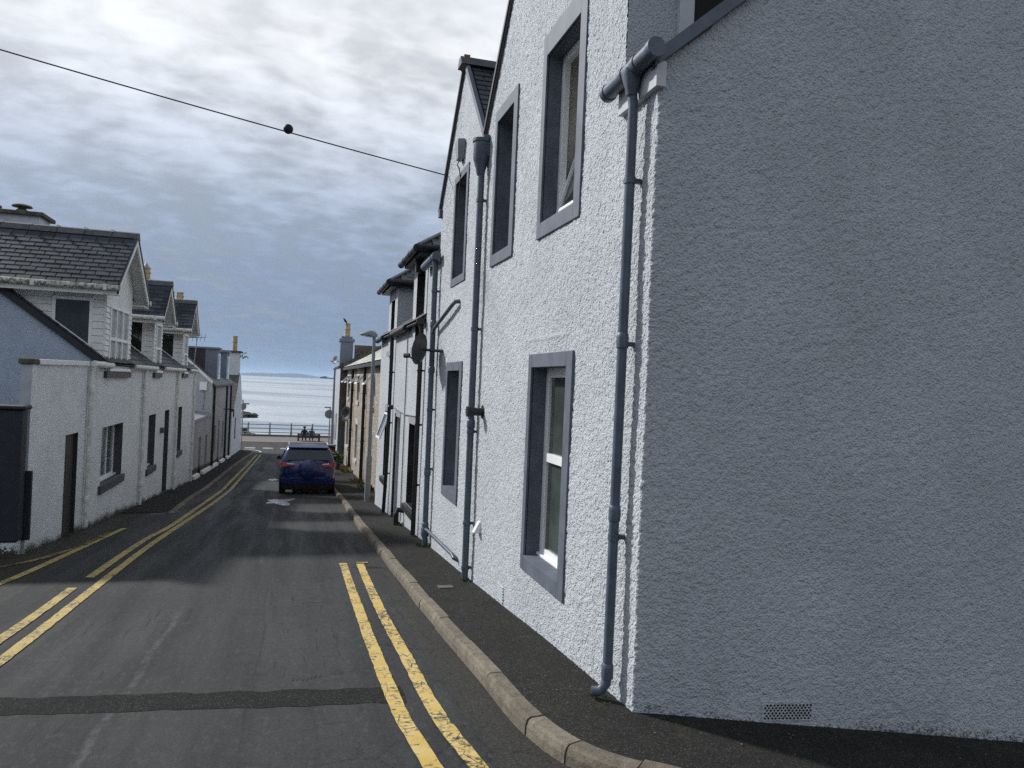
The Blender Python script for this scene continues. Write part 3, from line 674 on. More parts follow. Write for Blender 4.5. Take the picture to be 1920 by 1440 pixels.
mid_ledge = None
wlab = {'loA': 'ground floor window nearest the corner', 'upA': 'upper window with its sash tilted open', 'upB': 'narrow upper window beside the hopper', 'loC': 'ground floor window beyond the second downpipe', 'upC': 'upper window under the far gable'}
for k, (o_, out_) in H1.items():
    lo = k.startswith('lo')
    wd = window(h1, FR, o_, 0.19 if k in ('upA', 'loA') else 0.24, w=0.085 if k == 'loA' else 0.06, split=0.53 if lo else None, rev='blue_paint', label=wlab[k], back={'upA': 'curtain', 'loA': 'glass_pale'}.get(k, 'glass'), sillw=0.03)
    margin(wd, FR, o_, out_, 'blue_paint', 0.020)
    t0, t1, z0, z1 = o_
    s_ = MB(); s_.hexa([FR.p(t0, -.16, z0 + .002), FR.p(t1, -.16, z0 + .002), FR.p(t1, .018, z0 - .05), FR.p(t0, .018, z0 - .05), FR.p(t0, -.16, z0 + .022), FR.p(t1, -.16, z0 + .022), FR.p(t1, .018, z0 + .004), FR.p(t0, .018, z0 + .004)])
    s_.build('stone_sill', 'blue_paint', wd)
    if k == 'upA':     # tilt window leaning into the room
        for ch_ in [c_ for c_ in wd.children if c_.name.startswith('pane')]: bpy.data.objects.remove(ch_)
        d = -0.14; za, zb_, nb = z0 + .06, z1 - .06, -.40
        q = lambda t, k_, o__: FR.p(t, d + nb * k_ + o__, za + (zb_ - za) * k_)
        sb = MB()
        for (ta, tb, ka, kb) in ((t0 + .06, t0 + .12, 0, 1), (t1 - .12, t1 - .06, 0, 1), (t0 + .12, t1 - .12, 0, .045), (t0 + .12, t1 - .12, .955, 1), (t0 + .12, t1 - .12, .52, .555)):
            sb.hexa([q(ta, ka, 0), q(tb, ka, 0), q(tb, ka, .045), q(ta, ka, .045), q(ta, kb, 0), q(tb, kb, 0), q(tb, kb, .045), q(ta, kb, .045)])
        so = sb.build('sash', 'white_upvc', wd); so['label'] = 'open sash tilted into the room'
        MB().hexa([q(t0 + .12, .045, .015), q(t1 - .12, .045, .015), q(t1 - .12, .045, .025), q(t0 + .12, .045, .025), q(t0 + .12, .955, .015), q(t1 - .12, .955, .015), q(t1 - .12, .955, .025), q(t0 + .12, .955, .025)]).build('pane', 'glass', wd)
        MB().fbox(FR, t0 - .1, t1 + .1, z0 - .1, z1 + .1, -.74, -.70).build('blind', 'curtain', wd)
        rm = MB(); rm.fbox(FR, t1 + .0, t1 + .03, z0 - .1, z1 + .1, -.70, -.195); rm.fbox(FR, t0 - .03, t0, z0 - .1, z1 + .1, -.70, -.195); rm.fbox(FR, t0, t1, z1, z1 + .03, -.70, -.195); rm.fbox(FR, t0, t1, z0 - .03, z0, -.70, -.195)
        rm.build('room_lining', 'curtain', wd)
# roofs of the near house
def slab(name, pts, thick, m, parent):
    a, b, c = (Vector(p) for p in pts[:3]); n = (b - a).cross(c - a).normalized()
    if n.z < 0: n = -n
    mb = MB(); mb.prism([Vector(p) for p in pts], n * thick); return mb.build(name, m, parent)
rf = slab('roof', [(2.90, 4.22, 4.334), (2.90, 12.66, 4.334), (6.25, 12.66, 7.12), (6.25, 3.62, 7.12)], 0.05, 'slate_dark', h1)
for ya, yb in ((4.22, 4.79), (11.66, 12.66)): slab('eave', [(2.01, ya, 3.68), (2.01, yb, 3.68), (2.95, yb, 4.40), (2.95, ya, 4.40)], 0.05, 'slate_dark', h1)
slab('roof', [(6.25, 3.62, 7.12), (6.25, 12.66, 7.12), (10.4, 12.66, 3.7), (10.4, 3.1, 3.7)], 0.05, 'slate_dark', h1)
slab('gable_roof', [(2.0, 4.72, 4.58), (6.2, 4.72, 4.58), (6.2, 6.83, 7.03), (2.0, 6.83, 7.03)], 0.05, 'slate_dark', h1)
slab('gable_roof', [(2.0, 6.83, 7.03), (6.2, 6.83, 7.03), (6.2, 8.86, 4.62), (2.0, 8.86, 4.62)], 0.05, 'slate_dark', h1)
slab('gable_roof', [(2.0, 10.25, 6.03), (6.0, 10.25, 6.03), (6.0, 11.72, 4.32), (2.0, 11.72, 4.32)], 0.05, 'slate_dark', h1)
grb = slab('gable_roof', [(2.06, 8.86, 4.56), (6.0, 8.86, 4.56), (6.0, 10.25, 6.00), (2.06, 10.25, 6.00)], 0.03, 'slate_dark', h1)
grb['label'] = 'slated slope facing the camera'
dvB = Vector((0, 1.39, 1.44)); nB = Vector((0, -1.44, 1.39))
slates(grb, (2.10, 8.90, 4.64), (1, 0, 0), dvB, nB, 2.6, dvB.length - 0.08, 0.25, 0.135, 'slate_dark', single=True)
MB().hexa([(1.95, 10.12, 6.00), (5.9, 10.12, 6.00), (5.9, 10.38, 6.00), (1.95, 10.38, 6.00), (1.95, 10.19, 6.12), (5.9, 10.19, 6.12), (5.9, 10.31, 6.12), (1.95, 10.31, 6.12)]).build('ridge', 'ridge_tile', h1)
# verge strips along the gables
vs = MB()
def strip(mb, a, b, n0, n1, h0, h1_, F=FR):
    (ta, za), (tb, zb) = a, b
    mb.hexa([F.p(ta, n0, za + h0), F.p(tb, n0, zb + h0), F.p(tb, n1, zb + h0), F.p(ta, n1, za + h0), F.p(ta, n0, za + h1_), F.p(tb, n0, zb + h1_), F.p(tb, n1, zb + h1_), F.p(ta, n1, za + h1_)])
for a, b in (((4.74, 4.55), (6.83, 6.98)), ((6.83, 6.98), (8.86, 4.60)), ((10.25, 6.03), (11.68, 4.36))):
    s_ = MB(); strip(s_, a, b, -0.03, 0.035, 0.0, 0.055); s_.build('verge', 'charcoal', h1)
s_ = MB(); strip(s_, (8.86, 4.60), (10.25, 6.03), -0.02, 0.03, -0.03, 0.075); s_.build('verge', 'blue_paint', h1)
MB().fbox(FR, 10.14, 10.36, 5.98, 6.13, -0.02, 0.06).build('ridge_end', 'kerb', h1)
MB().fbox(FR, 11.60, 11.72, 4.24, 4.36, -0.02, 0.05).build('verge_foot', 'charcoal', h1)
# cheek above the roof and its small side window
for y_, zt_ in ((4.80, 4.62), (11.65, 4.4)): MB().poly([(2.05, y_, 3.6), (3.9, y_, 3.6), (3.9, y_, zt_), (2.05, y_, zt_)]).build('cheek_wall', 'harl_near', h1)
cwn = MB().box(2.41, 2.52, 4.76, 4.80, 3.7, 4.62).build('window', 'chimney_render', h1)
MB().box(2.52, 3.1, 4.775, 4.795, 3.7, 4.62).build('pane', 'interior', cwn)
# verge board up the shaded gable, fascia and gutter at the corner
vb = MB(); a = Vector((2.0, 4.25, 0)); nn = Vector((*gn, 0))
P0 = Vector((2.02, 4.27, 3.70)); dirg = (GD + Vector((0, 0, 0.84)))
vb.hexa([P0 - dirg * .02 + nn * -.03 + Vector((0, 0, -.025)), P0 + dirg * 4.2 + nn * -.03 + Vector((0, 0, -.025)), P0 + dirg * 4.2 + nn * .05 + Vector((0, 0, -.025)), P0 - dirg * .02 + nn * .05 + Vector((0, 0, -.025)),
         P0 - dirg * .02 + nn * -.03 + Vector((0, 0, .07)), P0 + dirg * 4.2 + nn * -.03 + Vector((0, 0, .07)), P0 + dirg * 4.2 + nn * .05 + Vector((0, 0, .07)), P0 - dirg * .02 + nn * .05 + Vector((0, 0, .07))])
vb.build('verge_board', 'blue_pipe', h1)
MB().fbox(FR, 4.225, 4.80, 3.545, 3.70, -0.02, 0.045).build('fascia', 'chimney_render', h1, bevel=0.004)
def gutter(parent, pts, r, m, name='gutter', unions=(), ends=True):
    o = MB().tube(pts, r, 14).build(name, m, parent, smooth=True)
    a, b = Vector(pts[0]), Vector(pts[-1]); d = (b - a).normalized()
    for k in unions:
        p = a.lerp(b, k); MB().tube([p - d * .022, p + d * .022], r * 1.12, 14).build('union', m, o, smooth=True)
    return o
def downpipe(parent, path, r, m, brackets=(), wallx=None, collars=(), side=1):
    o = MB().tube(path, r, 12).build('downpipe', m, parent, smooth=True)
    for z, x, y in brackets:
        MB().tube([(x, y, z - .02), (x, y, z + .02)], r * 1.18, 12).build('pipe_clip', m, o, smooth=True)
        MB().box(min(x, wallx), max(x, wallx), y - .016, y + .016, z - .014, z + .014).build('bracket', m, o)
    for z, x, y in collars:
        MB().lathe((x, y, z), (0, 0, 1), [(r, -.05), (r * 1.22, -.045), (r * 1.22, .02), (r * 1.12, .045), (r, .05)], 14).build('collar', m, o, smooth=True)
    return o
gutter(h1, [(1.955, 4.14, 3.735), (1.955, 4.88, 3.715)], 0.053, 'blue_pipe', unions=(0.02, .33, .58, 0.97))
zc0 = g(2.0, 4.45) + 0.10
p1 = downpipe(h1, [(1.955, 4.47, 3.70), (1.955, 4.47, 3.60), (1.972, 4.475, 3.50), (1.972, 4.50, zc0 + .16), (1.968, 4.502, zc0 + .10), (1.935, 4.51, zc0 + .055), (1.885, 4.53, zc0 + .045)], 0.032, 'blue_pipe',
              [(3.03, 1.972, 4.477), (2.0, 1.972, 4.484), (.78, 1.972, 4.492)], 2.06, [(0.93, 1.972, 4.492), (zc0 + .18, 1.972, 4.50), (2.02, 1.972, 4.485)])
MB().lathe((1.955, 4.47, 3.70), (0, 0, 1), [(.036, -.14), (.045, -.09), (.068, -.02), (.068, .02)], 14).build('outlet', 'blue_pipe', h1, smooth=True)
zc1 = g(2.0, 8.7) + 0.10
downpipe(h1, [(1.975, 8.74, 4.2), (1.975, 8.72, 1.6), (1.975, 8.69, zc1 + .02)], 0.04, 'blue_pipe', [(3.85, 1.975, 8.735), (2.35, 1.975, 8.727), (1.16, 1.975, 8.71), (.1, 1.975, 8.70), (zc1 + .15, 1.975, 8.69)], 2.06, [(1.25, 1.975, 8.712)])
hp = MB().lathe((1.965, 8.74, 4.14), (0, 0, 1), [(.040, 0), (.052, .03), (.055, .06), (.085, .16), (.095, .19), (.095, .38), (.108, .385), (.108, .42), (.09, .42)], 16).build('hopper', 'blue_pipe', h1, smooth=True)
MB().box(1.97, 2.07, 8.66, 8.82, 4.36, 4.60).build('hopper_outlet', 'blue_pipe', hp)
zc2 = g(2.0, 11.5) + 0.10
downpipe(h1, [(1.96, 11.60, 3.56), (1.972, 11.60, 3.45), (1.972, 11.50, zc2 + .02)], 0.042, 'blue_pipe', [(3.1, 1.972, 11.59), (2.2, 1.972, 11.56), (1.3, 1.972, 11.54), (.4, 1.972, 11.52)], 2.06, [(2.60, 1.972, 11.57), (1.9, 1.972, 11.56), (.35, 1.972, 11.52), (-.45, 1.972, 11.505)])
gutter(h1, [(1.955, 11.42, 3.62), (1.955, 12.6, 3.60)], 0.062, 'blue_pipe', unions=(0.03, .2))
downpipe(h1, [(2.06, 9.98, 2.80), (1.985, 10.0, 2.79), (1.975, 10.1, 2.77), (1.972, 11.45, 2.53), (1.972, 11.57, 2.45)], 0.028, 'blue_pipe', [], 2.06)
downpipe(h1, [(1.972, 11.50, -.50), (1.978, 11.3, -.49), (1.985, 9.5, -.44), (1.99, 9.42, -.47), (2.06, 9.40, -.50)], 0.024, 'blue_pipe', [], 2.06)
MB().lathe((1.972, 11.505, -.55), (0, 0, 1), [(.06, -.06), (.062, .06), (.05, .08)], 14).build('pipe_branch', 'blue_pipe', h1, smooth=True)
# flue, vents, boxes on the wall
fl = MB().lathe((2.05, 8.45, 1.40), (-1, 0, 0), [(.075, 0), (.075, .012), (.045, .014), (.045, .13), (.058, .13), (.058, .19), (.03, .19)], 16).build('flue', 'black_paint', h1, smooth=True)
cw = MB(); cw.hexa([(2.05, 8.30, .06), (1.97, 8.31, .06), (1.97, 8.40, .06), (2.05, 8.41, .06), (2.05, 8.30, .18), (2.03, 8.31, .18), (2.03, 8.40, .18), (2.05, 8.41, .18)]); cw.build('vent_cowl', 'white_upvc', h1)
ab = empty('alarm_box', (1.97, 10.2, 4.62), 'grey alarm box with hanging wires high on the far gable above the upper window', 'alarm box')
MB().hexa([(2.04, 10.10, 4.72), (1.96, 10.14, 4.72), (1.96, 10.26, 4.72), (2.04, 10.30, 4.72), (2.04, 10.05, 4.98), (1.94, 10.08, 4.98), (1.94, 10.32, 4.98), (2.04, 10.35, 4.98)]).build('case', 'galvanised', ab, bevel=0.01)
MB().tube([(2.0, 10.2, 4.73), (1.97, 10.21, 4.66), (2.0, 10.2, 4.60), (2.03, 10.25, 4.5), (2.03, 10.3, 4.2)], 0.008, 6).build('cable', 'wire_black', ab)
# lattice air vent low on the gable, louvre vent low on the facade
lv = MB()
zg = g(2.95, 4.1) + .10
def gp(t, z): return Vector((2.05, 4.27, z)) + GD * t + nn * 0.014
for r_ in range(6):
    for k in range(13):
        c = gp(.84 + k * .024 + (r_ % 2) * .012, zg + .035 + r_ * .016) + nn * .0015; e = .0085
        lv.poly([c - GD * e, c - Vector((0, 0, e)), c + GD * e, c + Vector((0, 0, e))])
gv = MB().hexa([gp(.82, zg + .02) - nn * .02, gp(1.16, zg + .02) - nn * .02, gp(1.16, zg + .02), gp(.82, zg + .02), gp(.82, zg + .135) - nn * .02, gp(1.16, zg + .135) - nn * .02, gp(1.16, zg + .135), gp(.82, zg + .135)]).build('air_vent', 'harl_near', h1)
lv.build('vent_holes', 'black_paint', gv)
av = MB()
for k in range(6): av.hexa([FR.p(7.25, .0, -.42 + k * .028), FR.p(7.48, .0, -.42 + k * .028), FR.p(7.48, .018, -.425 + k * .028), FR.p(7.25, .018, -.425 + k * .028), FR.p(7.25, .0, -.408 + k * .028), FR.p(7.48, .0, -.408 + k * .028), FR.p(7.48, .018, -.413 + k * .028), FR.p(7.25, .018, -.413 + k * .028)])
av.build('louvre_vent', 'harl_near', h1)
# far and back walls of the near house
bw = MB(); wall(bw, Frame((2.05, 12.66), (1, 0), (0, 1)), [(0, 3.7), (4.2, 7.15), (8.35, 3.7)], lambda t: -1.4); wall(bw, Frame((10.4, 3.2), (0, 1), (1, 0)), [(0, 3.7), (9.46, 3.7)], lambda t: -1.6)
bw.build('rear_wall', 'harl_white', h1)

# ------------------------------------------------------------------ second house: white render, black trim, two wallhead dormers
h2 = empty('house', (2.05, 12.7, g(2.05, 12.7)), 'white roughcast house with black downpipes and two slated half dormers', 'house')
O2 = {'lo1': (13.08, 14.20, -.52, .95), 'door': (15.40, 16.10, -1.20, .98), 'lo2': (17.30, 18.15, -.50, 1.02), 'up1': (13.0, 13.95, 2.36, 3.66), 'up2': (17.15, 17.80, 2.40, 3.52)}
w2 = MB(); P2 = [(12.66, 2.72), (12.80, 2.72), (12.80, 3.95), (14.35, 3.95), (14.35, 2.72), (16.70, 2.72), (16.70, 3.85), (18.25, 3.85), (18.25, 2.72), (19.62, 2.72)]
wall(w2, FR, P2, lambda t: g(2.05, t) - .1, list(O2.values()))
wall(w2, Frame((2.05, 19.62), (1, 0), (0, 1)), [(0, 2.72), (3.5, 5.6), (7.0, 2.72)], lambda t: -2.0)
wall(w2, Frame((9.05, 12.66), (0, 1), (1, 0)), [(0, 2.72), (6.96, 2.72)], lambda t: -2.0)
for a, b, zt in ((12.80, 14.35, 3.95), (16.70, 18.25, 3.85)):
    for y in (a, b): w2.poly([(2.05, y, 2.6), (3.7, y, 2.6), (3.7, y, zt), (2.05, y, zt)])
w2.build('wall', 'harl_white', h2)
r2 = slab('roof', [(1.95, 12.67, 2.70), (1.95, 19.66, 2.70), (5.55, 19.66, 5.66), (5.55, 12.67, 5.66)], 0.03, 'slate_dark', h2)
slates(r2, (1.95, 12.7, 2.76), (0, 1, 0), (3.6, 0, 2.96), (-2.96, 0, 3.6), 6.95, 4.5, 0.28, 0.19, 'slate_dark', single=False)
slab('roof', [(5.55, 12.67, 5.66), (5.55, 19.66, 5.66), (9.15, 19.66, 2.70), (9.15, 12.67, 2.70)], 0.04, 'slate_dark', h2)
for (a, b, zt) in ((12.80, 14.35, 3.95), (16.70, 18.25, 3.85)):
    m = (a + b) / 2; e = 0.20; x0 = 2.05 - e; dm = MB()
    # piended roof: hipped front, ridge running back
    F0, F1, Rg, Bk0, Bk1, RB = (x0, a - e, zt), (x0, b + e, zt), (2.75, m, zt + .62), (4.3, a - e, zt), (4.3, b + e, zt), (4.3, m, zt + .62)
    for poly in ([F0, F1, Rg], [F1, Bk1, RB, Rg], [Bk0, F0, Rg, RB], [F0, Bk0, Bk1, F1]): dm.poly(poly)
    d_ = dm.build('dormer_roof', 'slate_dark', h2)
    nrm = Vector((-.62, 0, .9)).normalized(); up_ = Vector((.9, 0, .62))
    slates(d_, (x0, a - e, zt + .012), (0, 1, 0), up_, nrm, b - a + 2 * e, 1.05, 0.24, 0.16, 'slate_dark', single=False, cut=lambda p, m=m, x0=x0, w=(b - a) / 2 + e: abs(p.y - m) + .13 < w * max(0, 1 - (p.x - x0 + .1) / .92))
    nL = Vector((0, -.62, m - a + e)).normalized()
    slates(d_, (x0, a - e, zt + .012), (1, 0, 0), (0, m - a + e, .62), nL, 2.3, 1.1, 0.24, 0.16, 'slate_dark', single=False, cut=lambda p, m=m, x0=x0, a=a, e=e: p.x - x0 - .13 > (p.y - a + e + .1) * .72)
    MB().box(x0 + .03, 3.6, a - e + .03, b + e - .03, zt - .12, zt - .004).build('soffit', 'black_paint', d_)
    gutter(d_, [(x0 - .03, a - e - .02, zt - .03), (x0 - .03, b + e + .04, zt - .05)], 0.055, 'black_paint', unions=(.02, .35, .7, .98))
    gutter(d_, [(x0 - .02, a - e - .03, zt - .03), (3.4, a - e - .03, zt - .02)], 0.05, 'black_paint')
    s_ = MB(); s_.tube([(2.75, m, zt + .64), (4.3, m, zt + .64)], .05, 8); s_.tube([(x0, a - e, zt + .02), (2.75, m, zt + .64)], .035, 8); s_.tube([(x0, b + e, zt + .02), (2.75, m, zt + .64)], .035, 8)
    s_.build('ridge', 'lead', d_)
for k, o_ in O2.items():
    t0, t1, z0, z1 = o_
    if k == 'door':
        r = MB(); reveal(r, FR, o_, .20); dr = MB().fbox(FR, t0, t1, z0, z1, -.20, -.16).build('door', 'white_upvc', h2); r.build('reveal', 'grey_margin', dr)
        MB().fbox(FR, t0 + .06, t0 + .09, -.25, -.10, -.16, -.11).build('handle', 'galvanised', dr)
        MB().fbox(FR, t1, t1 + .09, z0, z1 + .06, -.02, .02).build('jamb', 'black_paint', dr)
        MB().fbox(FR, t0, t1, z1 - .0, z1 + .12, -.02, .012).build('lintel', 'grey_margin', dr)
        MB().fbox(FR, t0 - .05, t1 + .05, z0 - .12, z0 + .02, -.15, .10).build('step', 'dressed_stone', dr)
        continue
    wd = window(h2, FR, o_, .20, w=.06, split=.5 if k != 'up2' else None, rev='black_paint', sill=False)
    MB().fbox(FR, t0, t1, z1, z1 + .15, -.02, .012).build('lintel', 'grey_margin', wd)
    MB().hexa([FR.p(t0 - .06, -.15, z0 - .13), FR.p(t1 + .06, -.15, z0 - .13), FR.p(t1 + .06, .07, z0 - .13), FR.p(t0 - .06, .07, z0 - .13), FR.p(t0 - .06, -.15, z0 + .012), FR.p(t1 + .06, -.15, z0 + .012), FR.p(t1 + .06, .07, z0 - .02), FR.p(t0 - .06, .07, z0 - .02)]).build('sill', 'black_paint' if k.startswith('lo') else 'grey_margin', wd)
    if k == 'lo2':   # top light pushed open
        sb = MB(); zt, zb, n0, n1 = .98, .40, -.02, .17
        q = lambda t, k_, o__: FR.p(t, n0 + (n1 - n0) * k_ + o__, zt + (zb - zt) * k_)
        for (ta, tb, ka, kb) in ((t0 + .05, t0 + .10, 0, 1), (t1 - .10, t1 - .05, 0, 1), (t0 + .10, t1 - .10, .93, 1), (t0 + .10, t1 - .10, 0, .07)):
            sb.hexa([q(ta, kb, 0), q(tb, kb, 0), q(tb, kb, .04), q(ta, kb, .04), q(ta, ka, 0), q(tb, ka, 0), q(tb, ka, .04), q(ta, ka, .04)])
        so = sb.build('sash', 'white_upvc', wd); so['label'] = 'top hung sash pushed open'
        MB().hexa([q(t0 + .1, .93, .01), q(t1 - .1, .93, .01), q(t1 - .1, .93, .02), q(t0 + .1, .93, .02), q(t0 + .1, .07, .01), q(t1 - .1, .07, .01), q(t1 - .1, .07, .02), q(t0 + .1, .07, .02)]).build('pane', 'glass', wd)
for a, b in ((12.68, 12.80), (14.37, 16.68), (18.27, 19.62)):
    gutter(h2, [(1.94, a, 2.72), (1.94, b, 2.70)], .055, 'black_paint', unions=(.04, .96))
downpipe(h2, [(1.96, 12.74, 2.70), (1.975, 12.72, 2.55), (1.975, 12.70, g(2, 12.7) + .12)], .04, 'black_paint', [(1.9, 1.975, 12.72), (1.0, 1.975, 12.71), (.0, 1.975, 12.71)], 2.06)
downpipe(h2, [(1.96, 16.75, 2.70), (1.975, 16.75, 2.55), (1.975, 16.78, .2), (1.97, 16.85, -.6), (1.965, 16.95, g(2, 16.9) + .12)], .04, 'black_paint', [(1.9, 1.975, 16.75), (.8, 1.975, 16.77), (-.3, 1.972, 16.82)], 2.06)
MB().tube([(2.03, 14.75, 2.6), (2.03, 14.72, 1.0), (2.03, 14.70, g(2, 14.7) + .15)], .011, 6).build('cable', 'lead', h2)
MB().tube([(2.03, 16.3, 1.14), (2.03, 14.72, 1.08), (2.03, 13.0, 1.12)], .011, 6).build('cable', 'lead', h2)
MB().lathe((2.0, 16.25, 1.16), (-1, 0, 0), [(.04, 0), (.05, .03), (.045, .1), (.02, .12)], 10).build('door_lamp', 'black_paint', h2)
MB().tube([(2.06, 14.45, -.72), (1.95, 14.45, -.70), (1.92, 14.45, -.78), (1.92, 14.45, g(2, 14.45) + .1)], .05, 10).build('drain_pipe', 'black_paint', h2)
MB().box(1.93, 2.03, 13.35, 13.48, 3.62, 4.02).build('vent_box', 'black_paint', h2)

# ------------------------------------------------------------------ third house: tan rubble, set back
FS = Frame((2.6, 0), (0, 1), (-1, 0))
h3 = empty('house', (2.6, 19.7, g(2.6, 19.7)), 'tan rubble stone terrace house with open top hung windows behind the street lamp', 'house')
U3 = [(26.5, 27.4), (29.85, 30.95), (33.05, 34.2), (36.5, 37.5), (39.0, 40.3)]
O3 = [(a, b, .80, 2.0) for a, b in U3] + [(26.55, 27.35, -1.82, -.15), (33.0, 34.15, -1.70, -.20), (38.6, 40.1, -1.60, -.32)]
D3 = (29.9, 31.0, g(2.6, 30.5) + .12, -.28)
w3 = MB(); wall(w3, FS, [(19.64, 2.30), (41.6, 2.30)], lambda t: g(2.6, t) - .2, O3 + [D3])
wall(w3, Frame((2.6, 19.64), (1, 0), (0, -1)), [(0, 2.3), (3.2, 4.1), (6.4, 2.3)], lambda t: -2.2)
wall(w3, Frame((9.0, 19.64), (0, 1), (1, 0)), [(0, 2.3), (22, 2.3)], lambda t: -3.2)
w3.build('wall', 'rubble', h3)
r3 = slab('roof', [(2.42, 19.64, 2.27), (2.42, 41.6, 2.27), (5.8, 41.6, 4.15), (5.8, 19.64, 4.15)], .03, 'slate_dark', h3)
slates(r3, (2.42, 22.0, 2.33), (0, 1, 0), (3.38, 0, 1.88), (-1.88, 0, 3.38), 19.5, 3.8, .34, .22, 'slate_pale', single=False)
slab('roof', [(5.8, 19.64, 4.15), (5.8, 41.6, 4.15), (9.2, 41.6, 2.27), (9.2, 19.64, 2.27)], .04, 'slate_dark', h3)
MB().box(2.36, 2.46, 19.7, 41.55, 2.18, 2.30).build('gutter', 'black_paint', h3)
sk = MB(); strip(sk, (0, 2.36), (3.4, 4.2), -.14, .10, -.05, .22, Frame((2.42, 41.5), (1, 0), (0, 1))); sk.build('skew', 'coping', h3)
for k, o_ in enumerate(O3):
    t0, t1, z0, z1 = o_
    wd = window(h3, FS, o_, .16, w=.06, split=.62 if k < 5 else .5, rev='dressed_stone', sill=False)
    MB().fbox(FS, t0 - .12, t1 + .12, z0 - .16, z0 - .002, -.1, .05).build('sill', 'dressed_stone', wd)
    MB().fbox(FS, t0 - .14, t1 + .14, z1 + .002, z1 + .22, -.05, .012).build('lintel', 'dressed_stone', wd)
    for a, b in ((t0 - .14, t0 - .002), (t1 + .002, t1 + .14)): MB().fbox(FS, a, b, z0, z1, -.05, .010).build('jamb', 'dressed_stone', wd)
    if k < 5:
        zt, zb, n1 = 1.95, 1.55, .34; sb = MB()
        q = lambda t, k_, o__: FS.p(t, -.05 + (n1 + .05) * k_ + o__, zt + (zb - zt) * k_)
        for (ta, tb, ka, kb) in ((t0 + .05, t0 + .12, 0, 1), (t1 - .12, t1 - .05, 0, 1), (t0 + .12, t1 - .12, .86, 1), (t0 + .12, t1 - .12, 0, .14)):
            sb.hexa([q(ta, kb, 0), q(tb, kb, 0), q(tb, kb, .05), q(ta, kb, .05), q(ta, ka, 0), q(tb, ka, 0), q(tb, ka, .05), q(ta, ka, .05)])
        sb.build('sash', 'white_upvc', wd)
        MB().hexa([q(t0 + .12, .86, .02), q(t1 - .12, .86, .02), q(t1 - .12, .86, .03), q(t0 + .12, .86, .03), q(t0 + .12, .14, .02), q(t1 - .12, .14, .02), q(t1 - .12, .14, .03), q(t0 + .12, .14, .03)]).build('pane', 'glass', wd)
t0, t1, z0, z1 = D3
dr = MB().fbox(FS, t0, t1, z0, z1, -.2, -.15).build('door', 'blue_pipe', h3); r = MB(); reveal(r, FS, D3, .2); r.build('reveal', 'dressed_stone', dr)
for a, b in ((t0 - .16, t0 - .002), (t1 + .002, t1 + .16)): MB().fbox(FS, a, b, z0, z1 + .2, -.05, .02).build('jamb', 'dressed_stone', dr)
for y in (35.9, 29.45): downpipe(h3, [(2.50, y, 2.2), (2.50, y, g(2.6, y) + .1)], .06, 'black_paint', [(1.2, 2.5, y), (-.6, 2.5, y)], 2.6)

# ------------------------------------------------------------------ fourth house at the sea end, gable to the street
h4 = empty('house', (2.25, 41.6, g(2.3, 41.6)), 'pale end house with a blue grey chimney at the sea end of the stone terrace', 'house')
F4 = Frame((2.25, 0), (0, 1), (-1, 0)); w4 = MB()
o4 = [(43.2, 44.0, -1.7, -.2), (44.7, 45.3, -1.8, -.3)]
wall(w4, F4, [(41.62, 2.35), (45.7, 2.35)], lambda t: g(2.3, t) - .3, o4)
wall(w4, Frame((2.25, 45.7), (1, 0), (0, 1)), [(0, 2.35), (2.6, 3.6), (8, 2.2)], lambda t: -3.9)
w4.build('wall', 'harl_pale', h4)
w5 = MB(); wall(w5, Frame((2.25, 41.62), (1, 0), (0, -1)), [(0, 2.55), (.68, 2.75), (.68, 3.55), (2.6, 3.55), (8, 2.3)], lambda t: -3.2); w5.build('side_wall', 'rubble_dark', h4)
a4 = MB(); a4.fbox(Frame((2.25, 41.62), (1, 0), (0, -1)), .0, .36, g(2.3, 41.5) - .1, -.95, 0, .02); a4.build('painted_panel', 'blue_pipe', h4)
slab('roof', [(2.17, 41.66, 2.33), (2.17, 45.8, 2.33), (4.85, 45.8, 3.62), (4.85, 41.66, 3.62)], .06, 'slate_dark', h4)
slab('roof', [(4.85, 41.66, 3.62), (4.85, 45.8, 3.62), (10.2, 45.8, 2.2), (10.2, 41.66, 2.2)], .06, 'slate_dark', h4)
for o_ in o4:
    window(h4, F4, o_, .15, w=.07, split=.5, rev='harl_pale')
ch = MB().box(2.20, 2.86, 41.7, 42.5, 2.3, 3.70).build('chimney', 'chimney_blue', h4)
MB().box(2.13, 2.93, 41.63, 42.57, 3.70, 3.86).build('chimney_cap', 'chimney_blue', ch, bevel=.02); MB().box(2.24, 2.82, 41.75, 42.45, 3.86, 3.99).build('chimney_cap', 'chimney_blue', ch)
MB().lathe((2.56, 42.1, 3.99), (0, 0, 1), [(.145, 0), (.15, .05), (.14, .10), (.135, .36), (.165, .38), (.165, .44), (.13, .46), (.13, .64), (.15, .66), (.15, .71), (.12, .71)], 14).build('chimney_pot', 'clay_pot', ch, smooth=True)

